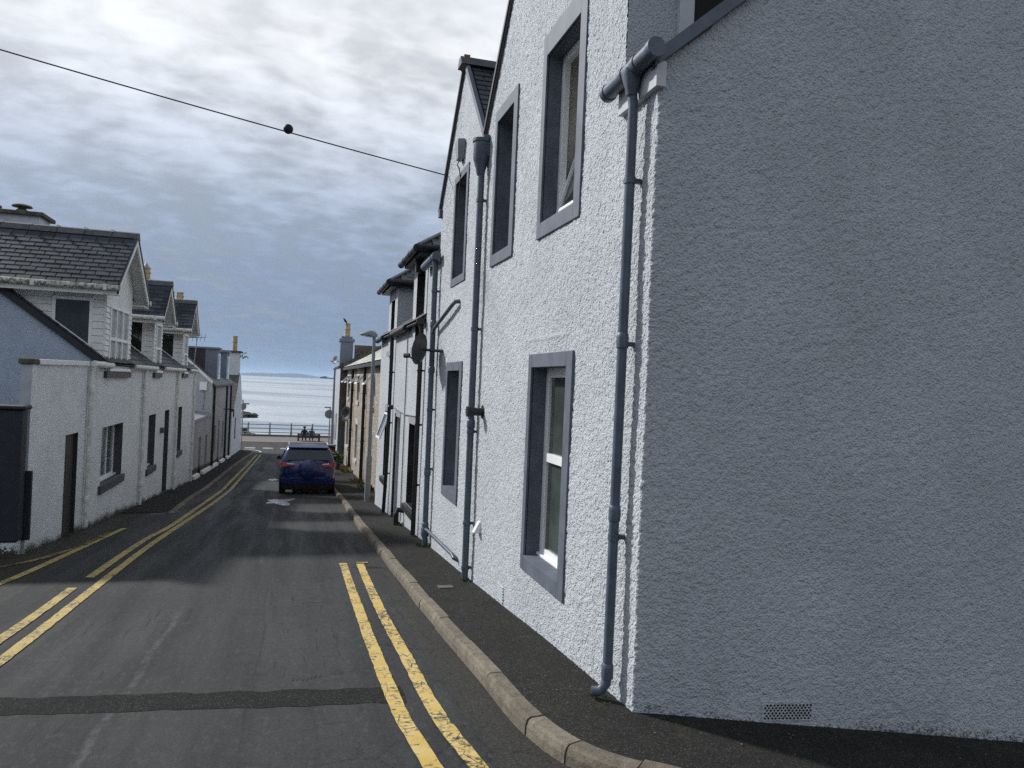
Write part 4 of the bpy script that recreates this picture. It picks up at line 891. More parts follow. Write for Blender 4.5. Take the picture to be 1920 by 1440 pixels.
# ------------------------------------------------------------------ left: yard wall and gate
yw = empty('yard_wall', (-3.5, 12.0, g(-3.5, 12.0)), 'white roughcast yard wall with a narrow dark door beside the cottage', 'wall')
DY = (13.76, 14.50, -1.2, .61)
m_ = MB(); wall(m_, FL, [(12.0, 1.72), (14.92, 1.74)], lambda t: g(-3.5, t) - .15, [DY])
FE = Frame((-3.5, 12.0), (-1, 0), (0, -1)); pe = MB(); wall(pe, FE, [(0, 1.72), (.14, 1.72)], lambda t: g(-3.5, 12) - .15); pe.build('wall_end_shade', 'wall_end_shade', yw)
wall(m_, Frame((-3.64, 0), (0, 1), (-1, 0)), [(12.0, 1.72), (15.9, 1.74)], lambda t: g(-3.5, t) - .15, [DY])
m_.build('wall', 'harl_left', yw)
MB().hexa([(-3.67, 12.22, 1.72), (-3.46, 12.22, 1.72), (-3.46, 14.90, 1.74), (-3.67, 14.90, 1.74), (-3.67, 12.22, 1.80), (-3.46, 12.22, 1.80), (-3.46, 14.90, 1.82), (-3.67, 14.90, 1.82)]).build('coping', 'white_board', yw, bevel=.01)
MB().box(-3.67, -3.47, 11.97, 12.22, 1.72, 1.80).build('coping', 'coping', yw, bevel=.015)
dr = MB().fbox(FL, DY[0], DY[1], DY[2], DY[3], -.12, -.07).build('door', 'dark_door', yw); r = MB(); reveal(r, FL, DY, .12); r.build('reveal', 'dark_door', dr)
for k in range(5): MB().fbox(FL, DY[0] + .02 + k * .144, DY[0] + .15 + k * .144, DY[2] + .1, DY[3] - .03, -.07, -.058).build('plank', 'dark_door', dr)
gt = empty('boundary_wall', (-3.5, 11.9, g(-3.5, 11.9)), 'dark charcoal rendered boundary wall on a mossy plinth', 'wall')
MB().box(-8.0, -3.50, 11.68, 11.92, -.68, 1.10).build('wall', 'gate_dark', gt, bevel=.03)
MB().box(-8.0, -3.46, 11.64, 11.96, 1.10, 1.16).build('coping', 'gate_dark', gt, bevel=.025)
MB().box(-8.0, -3.52, 11.70, 11.90, g(-3.5, 11.9) - .2, -.68).build('plinth', 'harl_left', gt)
MB().box(-3.62, -3.44, 11.96, 12.02, -.70, .25).build('post', 'gate_dark', gt)

# ------------------------------------------------------------------ left cottage row with three clad dormers
l1 = empty('cottage', (-3.5, 15.0, g(-3.5, 15.0)), 'long white roughcast cottage row with three white clad slate roofed dormers', 'cottage')
OL = {'w1': (16.18, 18.02, -.52, .58), 'w2': (21.0, 22.0, -.76, .58), 'd2': (23.45, 24.25, g(-3.5, 23.8) + .10, .60), 'w3': (26.05, 26.85, -.82, .60)}
m_ = MB(); wall(m_, FL, [(14.92, 1.75), (29.62, 1.75)], lambda t: g(-3.5, t) - .15, list(OL.values()))
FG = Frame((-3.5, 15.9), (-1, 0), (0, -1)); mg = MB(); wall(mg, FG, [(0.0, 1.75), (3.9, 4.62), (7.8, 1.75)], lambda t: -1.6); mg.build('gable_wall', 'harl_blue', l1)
wall(m_, Frame((-3.5, 29.62), (-1, 0), (0, 1)), [(0, 1.75), (3.9, 4.62), (7.8, 1.75)], lambda t: -3.0)
wall(m_, Frame((-11.3, 15.9), (0, 1), (-1, 0)), [(0, 1.75), (13.7, 1.75)], lambda t: -3.0)
m_.build('wall', 'harl_left', l1)
for k, o_ in OL.items():
    t0, t1, z0, z1 = o_
    if k == 'd2':
        dr = MB().fbox(FL, t0, t1, z0, z1, -.2, -.15).build('door', 'dark_door', l1); r = MB(); reveal(r, FL, o_, .2); r.build('reveal', 'charcoal', dr)
        MB().fbox(FL, t0 - .1, t1 + .35, z0 - .14, z0 - .01, -.1, .42).build('step', 'pavement', dr, bevel=.03); continue
    wd = window(l1, FL, o_, .22, w=.06, split=None if k == 'w1' else .5, mull=(.33, .66) if k == 'w1' else None, rev='charcoal', back='net_dark' if k == 'w1' else 'glass')
    if k == 'w1':
        gb = MB()
        for q in range(1, 6): gb.fbox(FL, t0 + .06, t1 - .06, z0 + q * .183 - .004, z0 + q * .183 + .004, -.186, -.178)
        gb.build('glazing_bars', 'grey_margin', wd)
    MB().fbox(FL, t0 - .14, t1 + .14, z0 - .16, z0 - .003, -.08, .05).build('sill', 'charcoal', wd, bevel=.006)
MB().fbox(FL, 22.75, 22.95, .02, .16, 0, .08).build('vent_box', 'charcoal', l1)
sl = 0.737
deck = slab('roof', [(-3.40, 15.84, 1.76), (-3.40, 29.66, 1.76), (-7.4, 29.66, 4.70), (-7.4, 15.84, 4.70)], .03, 'slate_dark', l1)
slates(deck, (-3.38, 15.84, 1.815), (0, 1, 0), (-1, 0, sl), (sl, 0, 1), 13.8, 4.9, .27, .185, 'slate', single=False)
slab('roof', [(-7.4, 15.84, 4.70), (-7.4, 29.66, 4.70), (-11.4, 29.66, 1.76), (-11.4, 15.84, 1.76)], .04, 'slate_dark', l1)
s_ = MB(); strip(s_, (0.0, 1.74), (3.95, 1.74 + 3.95 * sl), -.04, .07, -.05, .10, Frame((-3.42, 15.9), (-1, 0), (0, -1))); s_.build('verge', 'slate_dark', l1)
def gw(parent, a, b, z, r=.055, m='white_gutter'): return gutter(parent, [(-3.40, a, z), (-3.40, b, z - .01)], r, m, unions=(.04, .5, .96))
for a, b in ((14.93, 16.30), (18.38, 21.25), (22.42, 26.40), (27.55, 29.62)): gw(l1, a, b, 1.78)
for y, bz in ((14.98, 0), (19.95, 0), (25.3, 0), (29.35, 0)):
    downpipe(l1, [(-3.40, y, 1.75), (-3.44, y, 1.62), (-3.44, y, g(-3.5, y) + .06)], .038, 'white_gutter', [(1.3, -3.44, y), (-.2, -3.44, y), (g(-3.5, y) + .5, -3.44, y)], -3.5, [(1.35, -3.44, y), (g(-3.5, y) + .55, -3.44, y)])

def dormer(Y0, Y1, ez, pz, ov, single, wt):
    c = (Y0 + Y1) / 2; hw = (Y1 - Y0) / 2; rise = pz - ez; xf = -3.5; xo = -3.22
    roofx = lambda z: -3.5 - (z - 1.80) / sl
    xb = roofx(pz) - .1
    core = MB()                               # front gable wall + cheeks behind the cladding
    core.poly([(xf - .03, Y0, 1.70), (xf - .03, Y1, 1.70), (xf - .03, Y1, ez), (xf - .03, c, ez + (pz - ez) * hw / (hw + ov)), (xf - .03, Y0, ez)])
    WX0, WX1, WZ = -4.40, -3.72, 3.02 if single else 2.96
    for y in (Y0 + .03, Y1 - .03):
        core.poly([(xf - .03, y, 1.75), (roofx(ez + .1), y, ez + .05), (xf - .03, y, ez + .05)])
    d = core.build('dormer', 'white_board', l1)
    # horizontal boards on the cheeks
    bh = .135
    for y, sgn in ((Y0, -1), (Y1, 1)):
        z = 1.78
        while z < ez - .01:
            z1_ = min(z + bh - .006, ez + .03)
            segs = [(WX1, xf)] if z < WZ else [(roofx(z) + .01, xf)]
            if z < WZ and roofx(z) < WX0 - .05 and z > 2.45: segs.append((roofx(z) + .01, WX0))
            for a, b in segs:
                a0, a1 = max(a, roofx(z) + .01), max(a, roofx(z1_) + .01)
                if b - a0 < .04: continue
                yy = y + sgn * .012; y2 = y - sgn * .01
                MB().hexa([(a0, y, z), (b, y, z), (b, y2, z), (a0, y2, z), (a1, y - sgn * .0, z1_), (b, y - sgn * .0, z1_), (b, y2, z1_), (a1, y2, z1_)]) if False else \
                MB().hexa([(a0, yy, z), (b, yy, z), (b, y2, z), (a0, y2, z), (a0, y, z1_), (b, y, z1_), (b, y2, z1_), (a0, y2, z1_)]).build('board', 'white_board', d)
            z += bh
    # side window in the near cheek: bottom edge follows the roof
    fr = MB(); y = Y0; w = .055; zb0, zb1 = 1.80 + (-3.5 - WX0) * sl + .10, 1.80 + (-3.5 - WX1) * sl + .10
    def bar(p, q, wd_):
        (xa, za), (xb_, zb_) = p, q; fr.hexa([(xa, y - .025, za), (xb_, y - .025, zb_), (xb_, y + .03, zb_), (xa, y + .03, za), (xa, y - .025, za + wd_), (xb_, y - .025, zb_ + wd_), (xb_, y + .03, zb_ + wd_), (xa, y + .03, za + wd_)])
    bar((WX0, zb0), (WX1, zb1), w); bar((WX0, WZ - w), (WX1, WZ - w), w)
    for xa, za in ((WX0, zb0), (WX1 - w, zb1)): fr.box(xa, xa + w, y - .0255, y + .03, za, WZ - w)
    fr.build('side_window', 'white_upvc', d)
    MB().prism([(WX0 + .02, y + .0, zb0 + .02), (WX1 - .02, y + .0, zb1 + .02), (WX1 - .02, y + .0, WZ - .02), (WX0 + .02, y + .0, WZ - .02)], (0, .008, 0)).build('pane', 'glass', d)
    # front window and side boards
    f0, f1 = Y0 + wt, Y1 - wt; fm = MB(); bars(fm, FL, f0, f1, 1.72, 2.94, .06, -.03, .03)
    nm = 2 if single else 1
    for q in range(1, nm + 1):
        if nm == 1: break
        tm = f0 + (f1 - f0) * q / 3; fm.fbox(FL, tm - .03, tm + .03, 1.78, 2.88, -.03, .025)
    fm.fbox(FL, f0 + .06, f1 - .06, 2.26, 2.32, -.03, .028); fm.build('window', 'white_upvc', d)
    for za, zb_ in ((1.78, 2.26), (2.32, 2.88)): MB().fbox(FL, f0 + .05, f1 - .05, za - .01, zb_ + .01, -.025, -.01).build('pane', 'net_curtain', d)
    MB().fbox(FL, f0 - .08, f1 + .08, 1.66, 1.72, -.03, .08).build('sill_board', 'white_upvc', d, bevel=.005)
    MB().fbox(FL, Y0 + .05, Y1 - .02, 1.53, 1.655, -.01, .06).build('sill', 'charcoal', d)
    z = 1.73
    while z < 2.95:
        for a, b in ((Y0 - .01, f0 - .004), (f1 + .004, Y1 + .01)):
            MB().hexa([FL.p(a, -.028, z), FL.p(b, -.028, z), FL.p(b, .022, z), FL.p(a, .022, z), FL.p(a, -.028, z + .1), FL.p(b, -.028, z + .1), FL.p(b, .004, z + .1), FL.p(a, .004, z + .1)]).build('board', 'white_board', d)
        z += .105
    # vertical boards in the gable
    q = Y0
    while q < Y1 - .01:
        e = min(q + .105, Y1); zt = min(ez + (pz - ez) * (1 - abs(x - c) / (hw + ov)) for x in (q, e)) - .03
        if zt > 2.99: MB().fbox(FL, q + .004, e - .004, 2.945, zt, -.028, .012).build('board', 'white_board', d)
        q += .105
    # roof slopes
    for sgn in (-1, 1):
        ye = c + sgn * (hw + ov); A = [(xo, ye, ez), (xb, ye, ez), (xb, c, pz), (xo, c, pz)]
        slab('roof_slope', A, .025, 'slate_dark', d)
    dv = Vector((0, hw + ov, rise)); nl = Vector((0, -rise, hw + ov)).normalized(); off = nl * .026
    slates(d, Vector((xb + .02, c - hw - ov - .03, ez - .022)) + off, (1, 0, 0), dv, nl, xo - xb - .02, dv.length - .12, .245, .152, 'slate', single=single)
    dv2 = Vector((0, -(hw + ov), rise)); nr = Vector((0, rise, hw + ov)).normalized()
    slates(d, Vector((xb + .02, c + hw + ov + .03, ez - .022)) + nr * .026, (1, 0, 0), dv2, nr, xo - xb - .02, dv2.length - .12, .245, .152, 'slate', single=False)
    rg = MB(); n_ = max(2, int((xo - xb) / .48)); L = (xo + .03 - xb) / n_
    for k in range(n_):
        a = xb + k * L + .006; b = a + L - .012
        rt_ = MB().prism([(a, c - .13, pz - .04), (a, c - .06, pz + .075), (a, c, pz + .10), (a, c + .06, pz + .075), (a, c + .13, pz - .04)], (b - a, 0, 0)).build('ridge_tile', 'ridge_tile', d)
        if k: MB().box(a - .028, a + .016, c - .075, c + .075, pz + .07, pz + .112).build('ridge_clip', 'lead_bright', d)
    # bargeboards, fascia, gutter
    for sgn in (-1, 1):
        ye = c + sgn * (hw + ov)
        MB().hexa([(xo - .03, ye, ez - .15), (xo - .03, c, pz - .17), (xo, c, pz - .17), (xo, ye, ez - .15), (xo - .03, ye, ez - .01), (xo - .03, c, pz - .012), (xo, c, pz - .012), (xo, ye, ez - .01)]).build('bargeboard', 'white_board', d)
        MB().hexa([(xo - .04, ye, ez - .008), (xo - .04, c, pz - .01), (xo + .015, c, pz - .01), (xo + .015, ye, ez - .008), (xo - .04, ye, ez + .05), (xo - .04, c, pz + .05), (xo + .015, c, pz + .05), (xo + .015, ye, ez + .05)]).build('verge', 'slate_dark', d)
        MB().box(roofx(ez) - .1, xo, min(ye, ye - sgn * .03), max(ye, ye - sgn * .03), ez - .17, ez - .012).build('fascia', 'white_board', d)
        MB().box(roofx(ez) - .1, xo - .03, min(ye - sgn * .03, c + sgn * hw), max(ye - sgn * .03, c + sgn * hw), ez - .15, ez - .13).build('soffit', 'white_board', d)
        MB().hexa([(xf - .02, ye, ez - .03), (xf - .02, c, pz - .035), (xo - .03, c, pz - .035), (xo - .03, ye, ez - .03), (xf - .02, ye, ez - .012), (xf - .02, c, pz - .017), (xo - .03, c, pz - .017), (xo - .03, ye, ez - .012)]).build('soffit', 'white_board', d)
        gx = gutter(d, [(roofx(ez) + .1, ye + sgn * .055, ez - .03), (xo + .03, ye + sgn * .055, ez - .045)], .055, 'mossy_gutter' if single and sgn < 0 else 'white_gutter')
        for k in (.08, .35, .9):
            x = roofx(ez) + .1 + (xo - roofx(ez) - .1) * k; MB().box(x - .03, x + .03, min(ye, ye + sgn * .12), max(ye, ye + sgn * .12), ez - .095, ez + .015).build('gutter_bracket', 'white_gutter', d)
    return d
dormer(16.05, 18.35, 3.24, 4.40, .38, True, .30)['label'] = 'wide dormer with a large side window'
dormer(21.2, 22.40, 3.06, 3.97, .42, False, .22)['label'] = 'middle dormer'
dormer(26.35, 27.58, 3.06, 3.97, .42, False, .22)['label'] = 'far dormer'
def chimney(parent, x0, x1, y0, y1, z0, z1, m, pots, capm='coping', potm='clay_pot', cowl=(), capov=.09, ph=.42):
    c = MB().box(x0, x1, y0, y1, z0, z1).build('chimney', m, parent)
    MB().box(x0 - capov, x1 + capov, y0 - capov, y1 + capov, z1, z1 + .11).build('chimney_cap', capm, c, bevel=.02)
    for k, (x, y) in enumerate(pots):
        p = MB().lathe((x, y, z1 + .11), (0, 0, 1), [(.15, 0), (.155, .05), (.145, .08), (.135, ph * .55), (.16, ph * .58), (.16, ph * .66), (.135, ph * .68), (.135, ph * .9), (.155, ph * .92), (.155, ph), (.11, ph)], 14).build('chimney_pot', potm, c, smooth=True)
        if k in cowl: MB().lathe((x, y, z1 + .11 + ph), (0, 0, 1), [(.11, 0), (.10, .04), (.02, .17), (.005, .18)], 10).build('cowl', 'galvanised', c)
    return c
big = chimney(l1, -8.5, -7.0, 24.0, 24.95, 3.9, 5.82, 'chimney_render', [], capov=.12)
MB().lathe((-7.55, 24.4, 5.93), (0, 0, 1), [(.14, 0), (.14, .1), (.10, .12), (.10, .16), (.26, .18), (.24, .22), (.10, .26), (.0, .27)], 14).build('cowl', 'coping', big)
MB().lathe((-8.25, 24.4, 5.93), (0, 0, 1), [(.2, 0), (.2, .16), (.14, .18)], 12).build('chimney_pot', 'coping', big)
chimney(l1, -5.75, -4.75, 29.0, 29.6, 2.6, 4.72, 'chimney_render', [(-5.18, 29.3), (-5.55, 29.3)], cowl=(0,), ph=.46)

# ------------------------------------------------------------------ low grey lean-to, grey house, end house on the left
l2 = empty('lean_to', (-3.5, 29.7, g(-3.5, 29.7)), 'low flat roofed grey lean to with two narrow doors beside the cottage row', 'lean to')
o2 = [(31.85, 32.6, g(-3.5, 32.2) + .12, -.80), (34.1, 34.8, g(-3.5, 34.5) + .4, -.86)]
m_ = MB(); wall(m_, FL, [(29.64, -.10), (35.95, -.14)], lambda t: g(-3.5, t) - .1, o2); m_.build('wall', 'harl_grey', l2)
MB().hexa([(-6, 29.64, -.10), (-3.44, 29.64, -.10), (-3.44, 35.95, -.14), (-6, 35.95, -.14), (-6, 29.64, .30), (-3.44, 29.64, .0), (-3.44, 35.95, -.04), (-6, 35.95, .30)]).build('roof', 'lead', l2)
for o_ in o2:
    dr = MB().fbox(FL, *o_, -.14, -.1).build('door', 'dark_door', l2); r = MB(); reveal(r, FL, o_, .14); r.build('reveal', 'harl_grey', dr)
l3 = empty('house', (-3.5, 36, g(-3.5, 36)), 'grey rendered house with two grey box dormers and a bracket lamp', 'house')
o3 = [(37.6, 38.4, -2.0, -.7), (39.4, 40.2, g(-3.5, 40) + .1, -.55), (41.6, 42.4, -2.1, -.7), (43.3, 44.0, g(-3.5, 43.6) + .1, -.4)]
m_ = MB(); wall(m_, FL, [(36.0, 1.18), (46.6, 1.18)], lambda t: g(-3.5, t) - .1, o3); m_.build('wall', 'harl_grey', l3)
m_ = MB(); wall(m_, Frame((-3.5, 36.0), (-1, 0), (0, -1)), [(0, 1.25), (1.9, 2.95), (3.8, 1.25)], lambda t: -2.9); m_.build('gable_wall', 'harl_pale', l3)
rf3 = slab('roof', [(-3.40, 36.0, 1.16), (-3.40, 46.6, 1.16), (-5.4, 46.6, 2.95), (-5.4, 36.0, 2.95)], .05, 'slate_dark', l3)
slab('roof', [(-5.4, 36.0, 2.95), (-5.4, 46.6, 2.95), (-7.4, 46.6, 1.16), (-7.4, 36.0, 1.16)], .05, 'slate_dark', l3)
s_ = MB(); strip(s_, (0, 1.27), (1.9, 2.97), -.12, .05, -.03, .10, Frame((-3.5, 36.0), (-1, 0), (0, -1))); s_.build('skew', 'white_board', l3)
for y0, y1 in ((38.55, 39.9), (43.6, 45.0)):
    d = MB().box(-4.12, -3.58, y0, y1, 1.15, 2.86).build('dormer', 'chimney_blue', l3)
    MB().box(-5.2, -4.12, y0 + .02, y1 - .02, 1.15, 2.86).build('cheek', 'slate_dark', d)
    MB().box(-5.3, -3.50, y0 - .08, y1 + .08, 2.86, 2.94).build('dormer_roof', 'lead', d)
    MB().box(-3.595, -3.55, y0 + .15, y1 - .15, 1.45, 2.65).build('window', 'white_upvc', d); MB().box(-3.56, -3.535, y0 + .22, y1 - .22, 1.52, 2.58).build('pane', 'glass', d)
for o_ in o3:
    if o_[3] - o_[2] > 1.5 or True:
        wd = MB().fbox(FL, *o_, -.16, -.12).build('door' if o_[2] < -2.2 else 'window', 'dark_door' if o_[2] < -2.2 else 'glass', l3); r = MB(); reveal(r, FL, o_, .16); r.build('reveal', 'harl_grey', wd)
MB().tube([(-3.42, 36.0, 1.16), (-3.42, 46.5, 1.13)], .06, 8).build('gutter', 'black_paint', l3)
for y in (36.5, 45.6, 43.0): downpipe(l3, [(-3.44, y, 1.12), (-3.44, y, g(-3.5, y) + .1)], .05, 'black_paint', [], -3.5)
MB().tube([(-3.5, 42.2, -.1), (-3.1, 42.2, -.1), (-3.02, 42.2, -.12), (-3.02, 42.2, -.5)], .03, 6).build('lamp_bracket', 'black_paint', l3)
MB().fbox(Frame((-3.5, 36.0), (-1, 0), (0, -1)), .22, .52, .96, 1.32, 0, .12).build('meter_box', 'white_upvc', l3, bevel=.01)
MB().tube([(-3.85, 35.93, .96), (-3.80, 35.97, .8), (-3.84, 35.97, .1)], .012, 5).build('cable', 'lead', l3)
for y0, y1 in ((30.0, 31.7), (32.8, 36.0), (36.4, 39.2), (40.5, 42.8), (44.2, 46.4)):   # white painted kerb plinth
    MB().hexa([(-3.52, y0, g(-3.4, y0)), (-3.36, y0, g(-3.4, y0)), (-3.36, y1, g(-3.4, y1)), (-3.52, y1, g(-3.4, y1)), (-3.52, y0, g(-3.4, y0) + .24), (-3.40, y0, g(-3.4, y0) + .20), (-3.40, y1, g(-3.4, y1) + .20), (-3.52, y1, g(-3.4, y1) + .24)]).build('plinth', 'white_board', l3 if y0 > 36 else l2)
chimney(l3, -5.7, -4.65, 36.1, 36.7, 2.2, 4.62, 'chimney_render', [(-5.4, 36.4), (-5.03, 36.4)], cowl=(0,), ph=.46)
l4 = empty('house', (-3.45, 46.8, g(-3.5, 46.8)), 'white end house with a tall white chimney and yellow pot by the sea', 'house')
F4L = Frame((-3.42, 0), (0, 1), (1, 0)); m_ = MB()
o4 = [(49.0, 49.8, -2.2, -.9)]
wall(m_, F4L, [(46.7, -.4), (50.0, 1.68), (52.6, 1.68), (54.4, .2), (54.6, .2)], lambda t: g(-3.5, t) - .1, o4)
wall(m_, Frame((-3.42, 54.6), (-1, 0), (0, 1)), [(0, .2), (6, .2)], lambda t: -3.8)
wall(m_, Frame((-3.42, 46.7), (-1, 0), (0, -1)), [(0, -.4), (6, -.4)], lambda t: -3.8); m_.build('wall', 'harl_left', l4)
slab('roof', [(-3.35, 46.6, -.42), (-9, 46.6, -.42), (-9, 50.3, 1.72), (-3.35, 50.3, 1.72)], .12, 'coping', l4)
slab('roof', [(-3.45, 50.3, 1.72), (-9, 50.3, 1.72), (-9, 54.7, .1), (-3.45, 54.7, .1)], .06, 'slate_dark', l4)
window(l4, F4L, o4[0], .12, w=.07, fm='blue_pipe', rev='blue_paint')
c4 = chimney(l4, -4.28, -3.40, 50.0, 51.2, .8, 3.05, 'harl_left', [(-3.72, 50.6)], capov=.13, ph=.92)
iv = MB()
for k in range(26):
    p = Vector((-3.25 + random.uniform(-.1, .35), 50.0 + random.uniform(-.1, .3), 2.95 + random.uniform(-.22, .14))); d1 = Vector((random.uniform(-1, 1), random.uniform(-1, 1), random.uniform(-1, 1))).normalized() * .06; d2 = d1.orthogonal().normalized() * .045
    iv.poly([p - d1, p + d2, p + d1, p - d2])
iv.build('weed', 'leaf', c4)

# ------------------------------------------------------------------ street furniture
lp = empty('street_lamp', (1.95, 20.6, g(1.95, 20.6) + .1), 'grey street lamp with a hooded lantern standing against the stone house', 'street lamp', 'street lamps')
zb = g(1.95, 20.6) + .1
MB().tube([(1.95, 20.6, zb - .05), (1.95, 20.6, zb + 1.15), (1.95, 20.6, zb + 1.22), (1.95, 20.6, 2.88)], .05, 14, r_list=[.078, .078, .055, .042]).build('pole', 'lamp_grey', lp, smooth=True)
hd = MB(); ring = []
for k, (x, hw, zt, zl) in enumerate([(2.03, .055, 2.93, 2.86), (1.97, .085, 3.0, 2.85), (1.86, .125, 3.03, 2.88), (1.72, .12, 3.0, 2.90), (1.60, .075, 2.945, 2.895), (1.535, .02, 2.905, 2.89)]):
    ring.append(len(hd.v)); hd.v += [Vector((x, 20.6 + a * hw, b)) for a, b in ((-1, zl), (-1, zl + (zt - zl) * .45), (-.6, zl + (zt - zl) * .9), (0, zt), (.6, zl + (zt - zl) * .9), (1, zl + (zt - zl) * .45), (1, zl))]
for p, q in zip(ring, ring[1:]):
    for k in range(7): hd.f.append((p + k, p + (k + 1) % 7, q + (k + 1) % 7, q + k))
hd.f.append(tuple(ring[0] + k for k in range(7))); hd.f.append(tuple(ring[-1] + k for k in reversed(range(7))))
hd.build('lantern', 'lamp_grey', lp, smooth=True)
MB().hexa([(1.60, 20.54, 2.868), (1.93, 20.52, 2.835), (1.93, 20.68, 2.835), (1.60, 20.66, 2.868), (1.60, 20.54, 2.892), (1.93, 20.52, 2.87), (1.93, 20.68, 2.87), (1.60, 20.66, 2.892)]).build('diffuser', 'net_curtain', lp)
l2p = empty('street_lamp', (2.92, 62.0, -3.5), 'slim street lamp with a side arm standing by the seafront road', 'street lamp', 'street lamps')
MB().tube([(2.92, 62, -3.6), (2.92, 62, 2.5)], .09, 10, r_list=[.11, .075]).build('pole', 'lamp_grey', l2p, smooth=True)
MB().tube([(2.92, 62, 2.42), (2.92, 62, 2.56)], .13, 10).build('cap', 'lamp_grey', l2p); MB().tube([(2.92, 62, 1.72), (2.3, 62, 1.76)], .04, 8).build('arm', 'lamp_grey', l2p)
MB().hexa([(1.72, 61.9, 1.72), (2.35, 61.85, 1.70), (2.35, 62.15, 1.70), (1.72, 62.1, 1.72), (1.85, 61.95, 1.83), (2.30, 61.9, 1.90), (2.30, 62.1, 1.90), (1.85, 62.05, 1.83)]).build('lantern', 'lamp_grey', l2p, bevel=.03)
def round_sign(x, y, z, r, zbase, label, yaw, pole_dx):
    s_ = empty('road_sign', (x, y, zbase), label, 'road sign', 'round road signs seen from behind')
    n = Vector((math.sin(yaw), -math.cos(yaw), 0)); ax = Vector((math.cos(yaw), math.sin(yaw), 0))
    MB().tube([(x + pole_dx, y, zbase - .1), (x + pole_dx, y, z + r + .22)], .05, 8).build('pole', 'galvanised', s_)
    MB().lathe(Vector((x, y - .08, z)), n, [(r, 0), (r, .02), (r * .9, .022)], 22).build('plate', 'dish_grey', s_)
    for dz in (-.12, .12):
        c = Vector((x, y - .06, z + dz)); MB().hexa([c - ax * .2 + Vector((0, -.05, -.02)), c + ax * .2 + Vector((0, -.05, -.02)), c + ax * .2 + Vector((0, .02, -.02)), c - ax * .2 + Vector((0, .02, -.02)), c - ax * .2 + Vector((0, -.05, .02)), c + ax * .2 + Vector((0, -.05, .02)), c + ax * .2 + Vector((0, .02, .02)), c - ax * .2 + Vector((0, .02, .02))]).build('clamp', 'galvanised', s_)
    return s_
s1 = round_sign(2.66, 62.5, -1.10, .35, -3.5, 'grey backed round road sign on a pole beside the slim seafront lamp', R(6), .06)
MB().box(2.28, 2.72, 62.3, 62.5, -.62, -.52).build('sign_light', 'galvanised', s1)
s2 = round_sign(-3.36, 55.4, -.45, .24, g(-3.3, 55.4), 'small dark round road sign on a pole by the white end house', R(40), -.04)
MB().box(-3.36, -2.98, 55.3, 55.45, -.30, -.20).build('sign_light', 'galvanised', s2)
def dish(loc, nrm, r, label, m, wallp, group='satellite dishes'):
    loc = Vector(loc); n = Vector(nrm).normalized(); o = empty('satellite_dish', wallp, label, 'satellite dish', group)
    MB().lathe(loc, n, [(.02, -.0), (r * .55, r * .09), (r, r * .30), (r * 1.02, r * .31), (r * .98, r * .32), (r * .5, r * .12), (.02, r * .05)], 24).build('reflector', m, o, smooth=True)
    MB().tube([wallp, Vector(wallp).lerp(loc, .6), loc], r * .09, 8).build('bracket', m, o)
    low = loc - Vector((0, 0, r * .9)) + n * r * .2; f = loc + n * r * 1.25 - Vector((0, 0, r * .55))
    MB().tube([low, f], r * .05, 6).build('arm', m, o); MB().tube([f - n * .06, f + n * .03 - Vector((0, 0, .02))], r * .15, 8).build('receiver', m, o)
    return o
dish((1.80, 11.30, 2.19), (-.80, .58, .16), .235, 'dark satellite dish on a bracket at the far end of the twin gabled house', 'dish_dark', (2.05, 11.05, 2.17))
dish((2.05, 42.6, 2.72), (-.8, -.5, .2), .24, 'small grey satellite dish beside the blue grey chimney', 'dish_grey', (2.25, 42.7, 2.62))
dish((2.44, 37.3, .05), (-.75, -.55, .15), .36, 'dark satellite dish on the far part of the stone house front', 'dish_dark', (2.62, 37.6, .05))
ae = empty('aerial', (-3.55, 29.55, 1.8), 'thin television aerial rising behind the far dormer of the cottage row', 'aerial')
MB().tube([(-3.55, 29.55, 1.7), (-3.46, 29.6, 2.95)], .014, 6).build('mast', 'galvanised', ae); MB().tube([(-3.75, 29.4, 2.93), (-3.2, 29.8, 3.0)], .011, 6).build('boom', 'galvanised', ae)
for k in range(5):
    c = Vector((-3.72, 29.42, 2.935)).lerp(Vector((-3.22, 29.78, 3.0)), k / 4); MB().tube([c - Vector((.02, .02, .13)), c + Vector((.02, .02, .13))], .008, 5).build('element', 'galvanised', ae)
# overhead cable; black ball stands in for a flat black disc
def cat(p, q, sag, n=28): return [Vector(p).lerp(Vector(q), k / n) - Vector((0, 0, sag * 4 * (k / n) * (1 - k / n))) for k in range(n + 1)]
wr = MB().tube(cat((2.03, 11.25, 4.78), (-24.0, 7.6, 9.15), .42, 40), .009, 6).build('overhead_cable', 'wire_black'); tag(wr, 'thin black overhead cable running from the twin gabled house across the sky', 'cable')
bl = MB(); c = Vector((-.245, 10.93, 5.07))
bl.lathe(c, (0, 0, 1), [(.066 * math.sin(math.pi * k / 14) + 1e-4, -.066 * math.cos(math.pi * k / 14)) for k in range(15)], 20)
BALL = bl.build('black_ball', 'wire_black', smooth=True); tag(BALL, 'small black ball sitting on the overhead cable', 'ball')

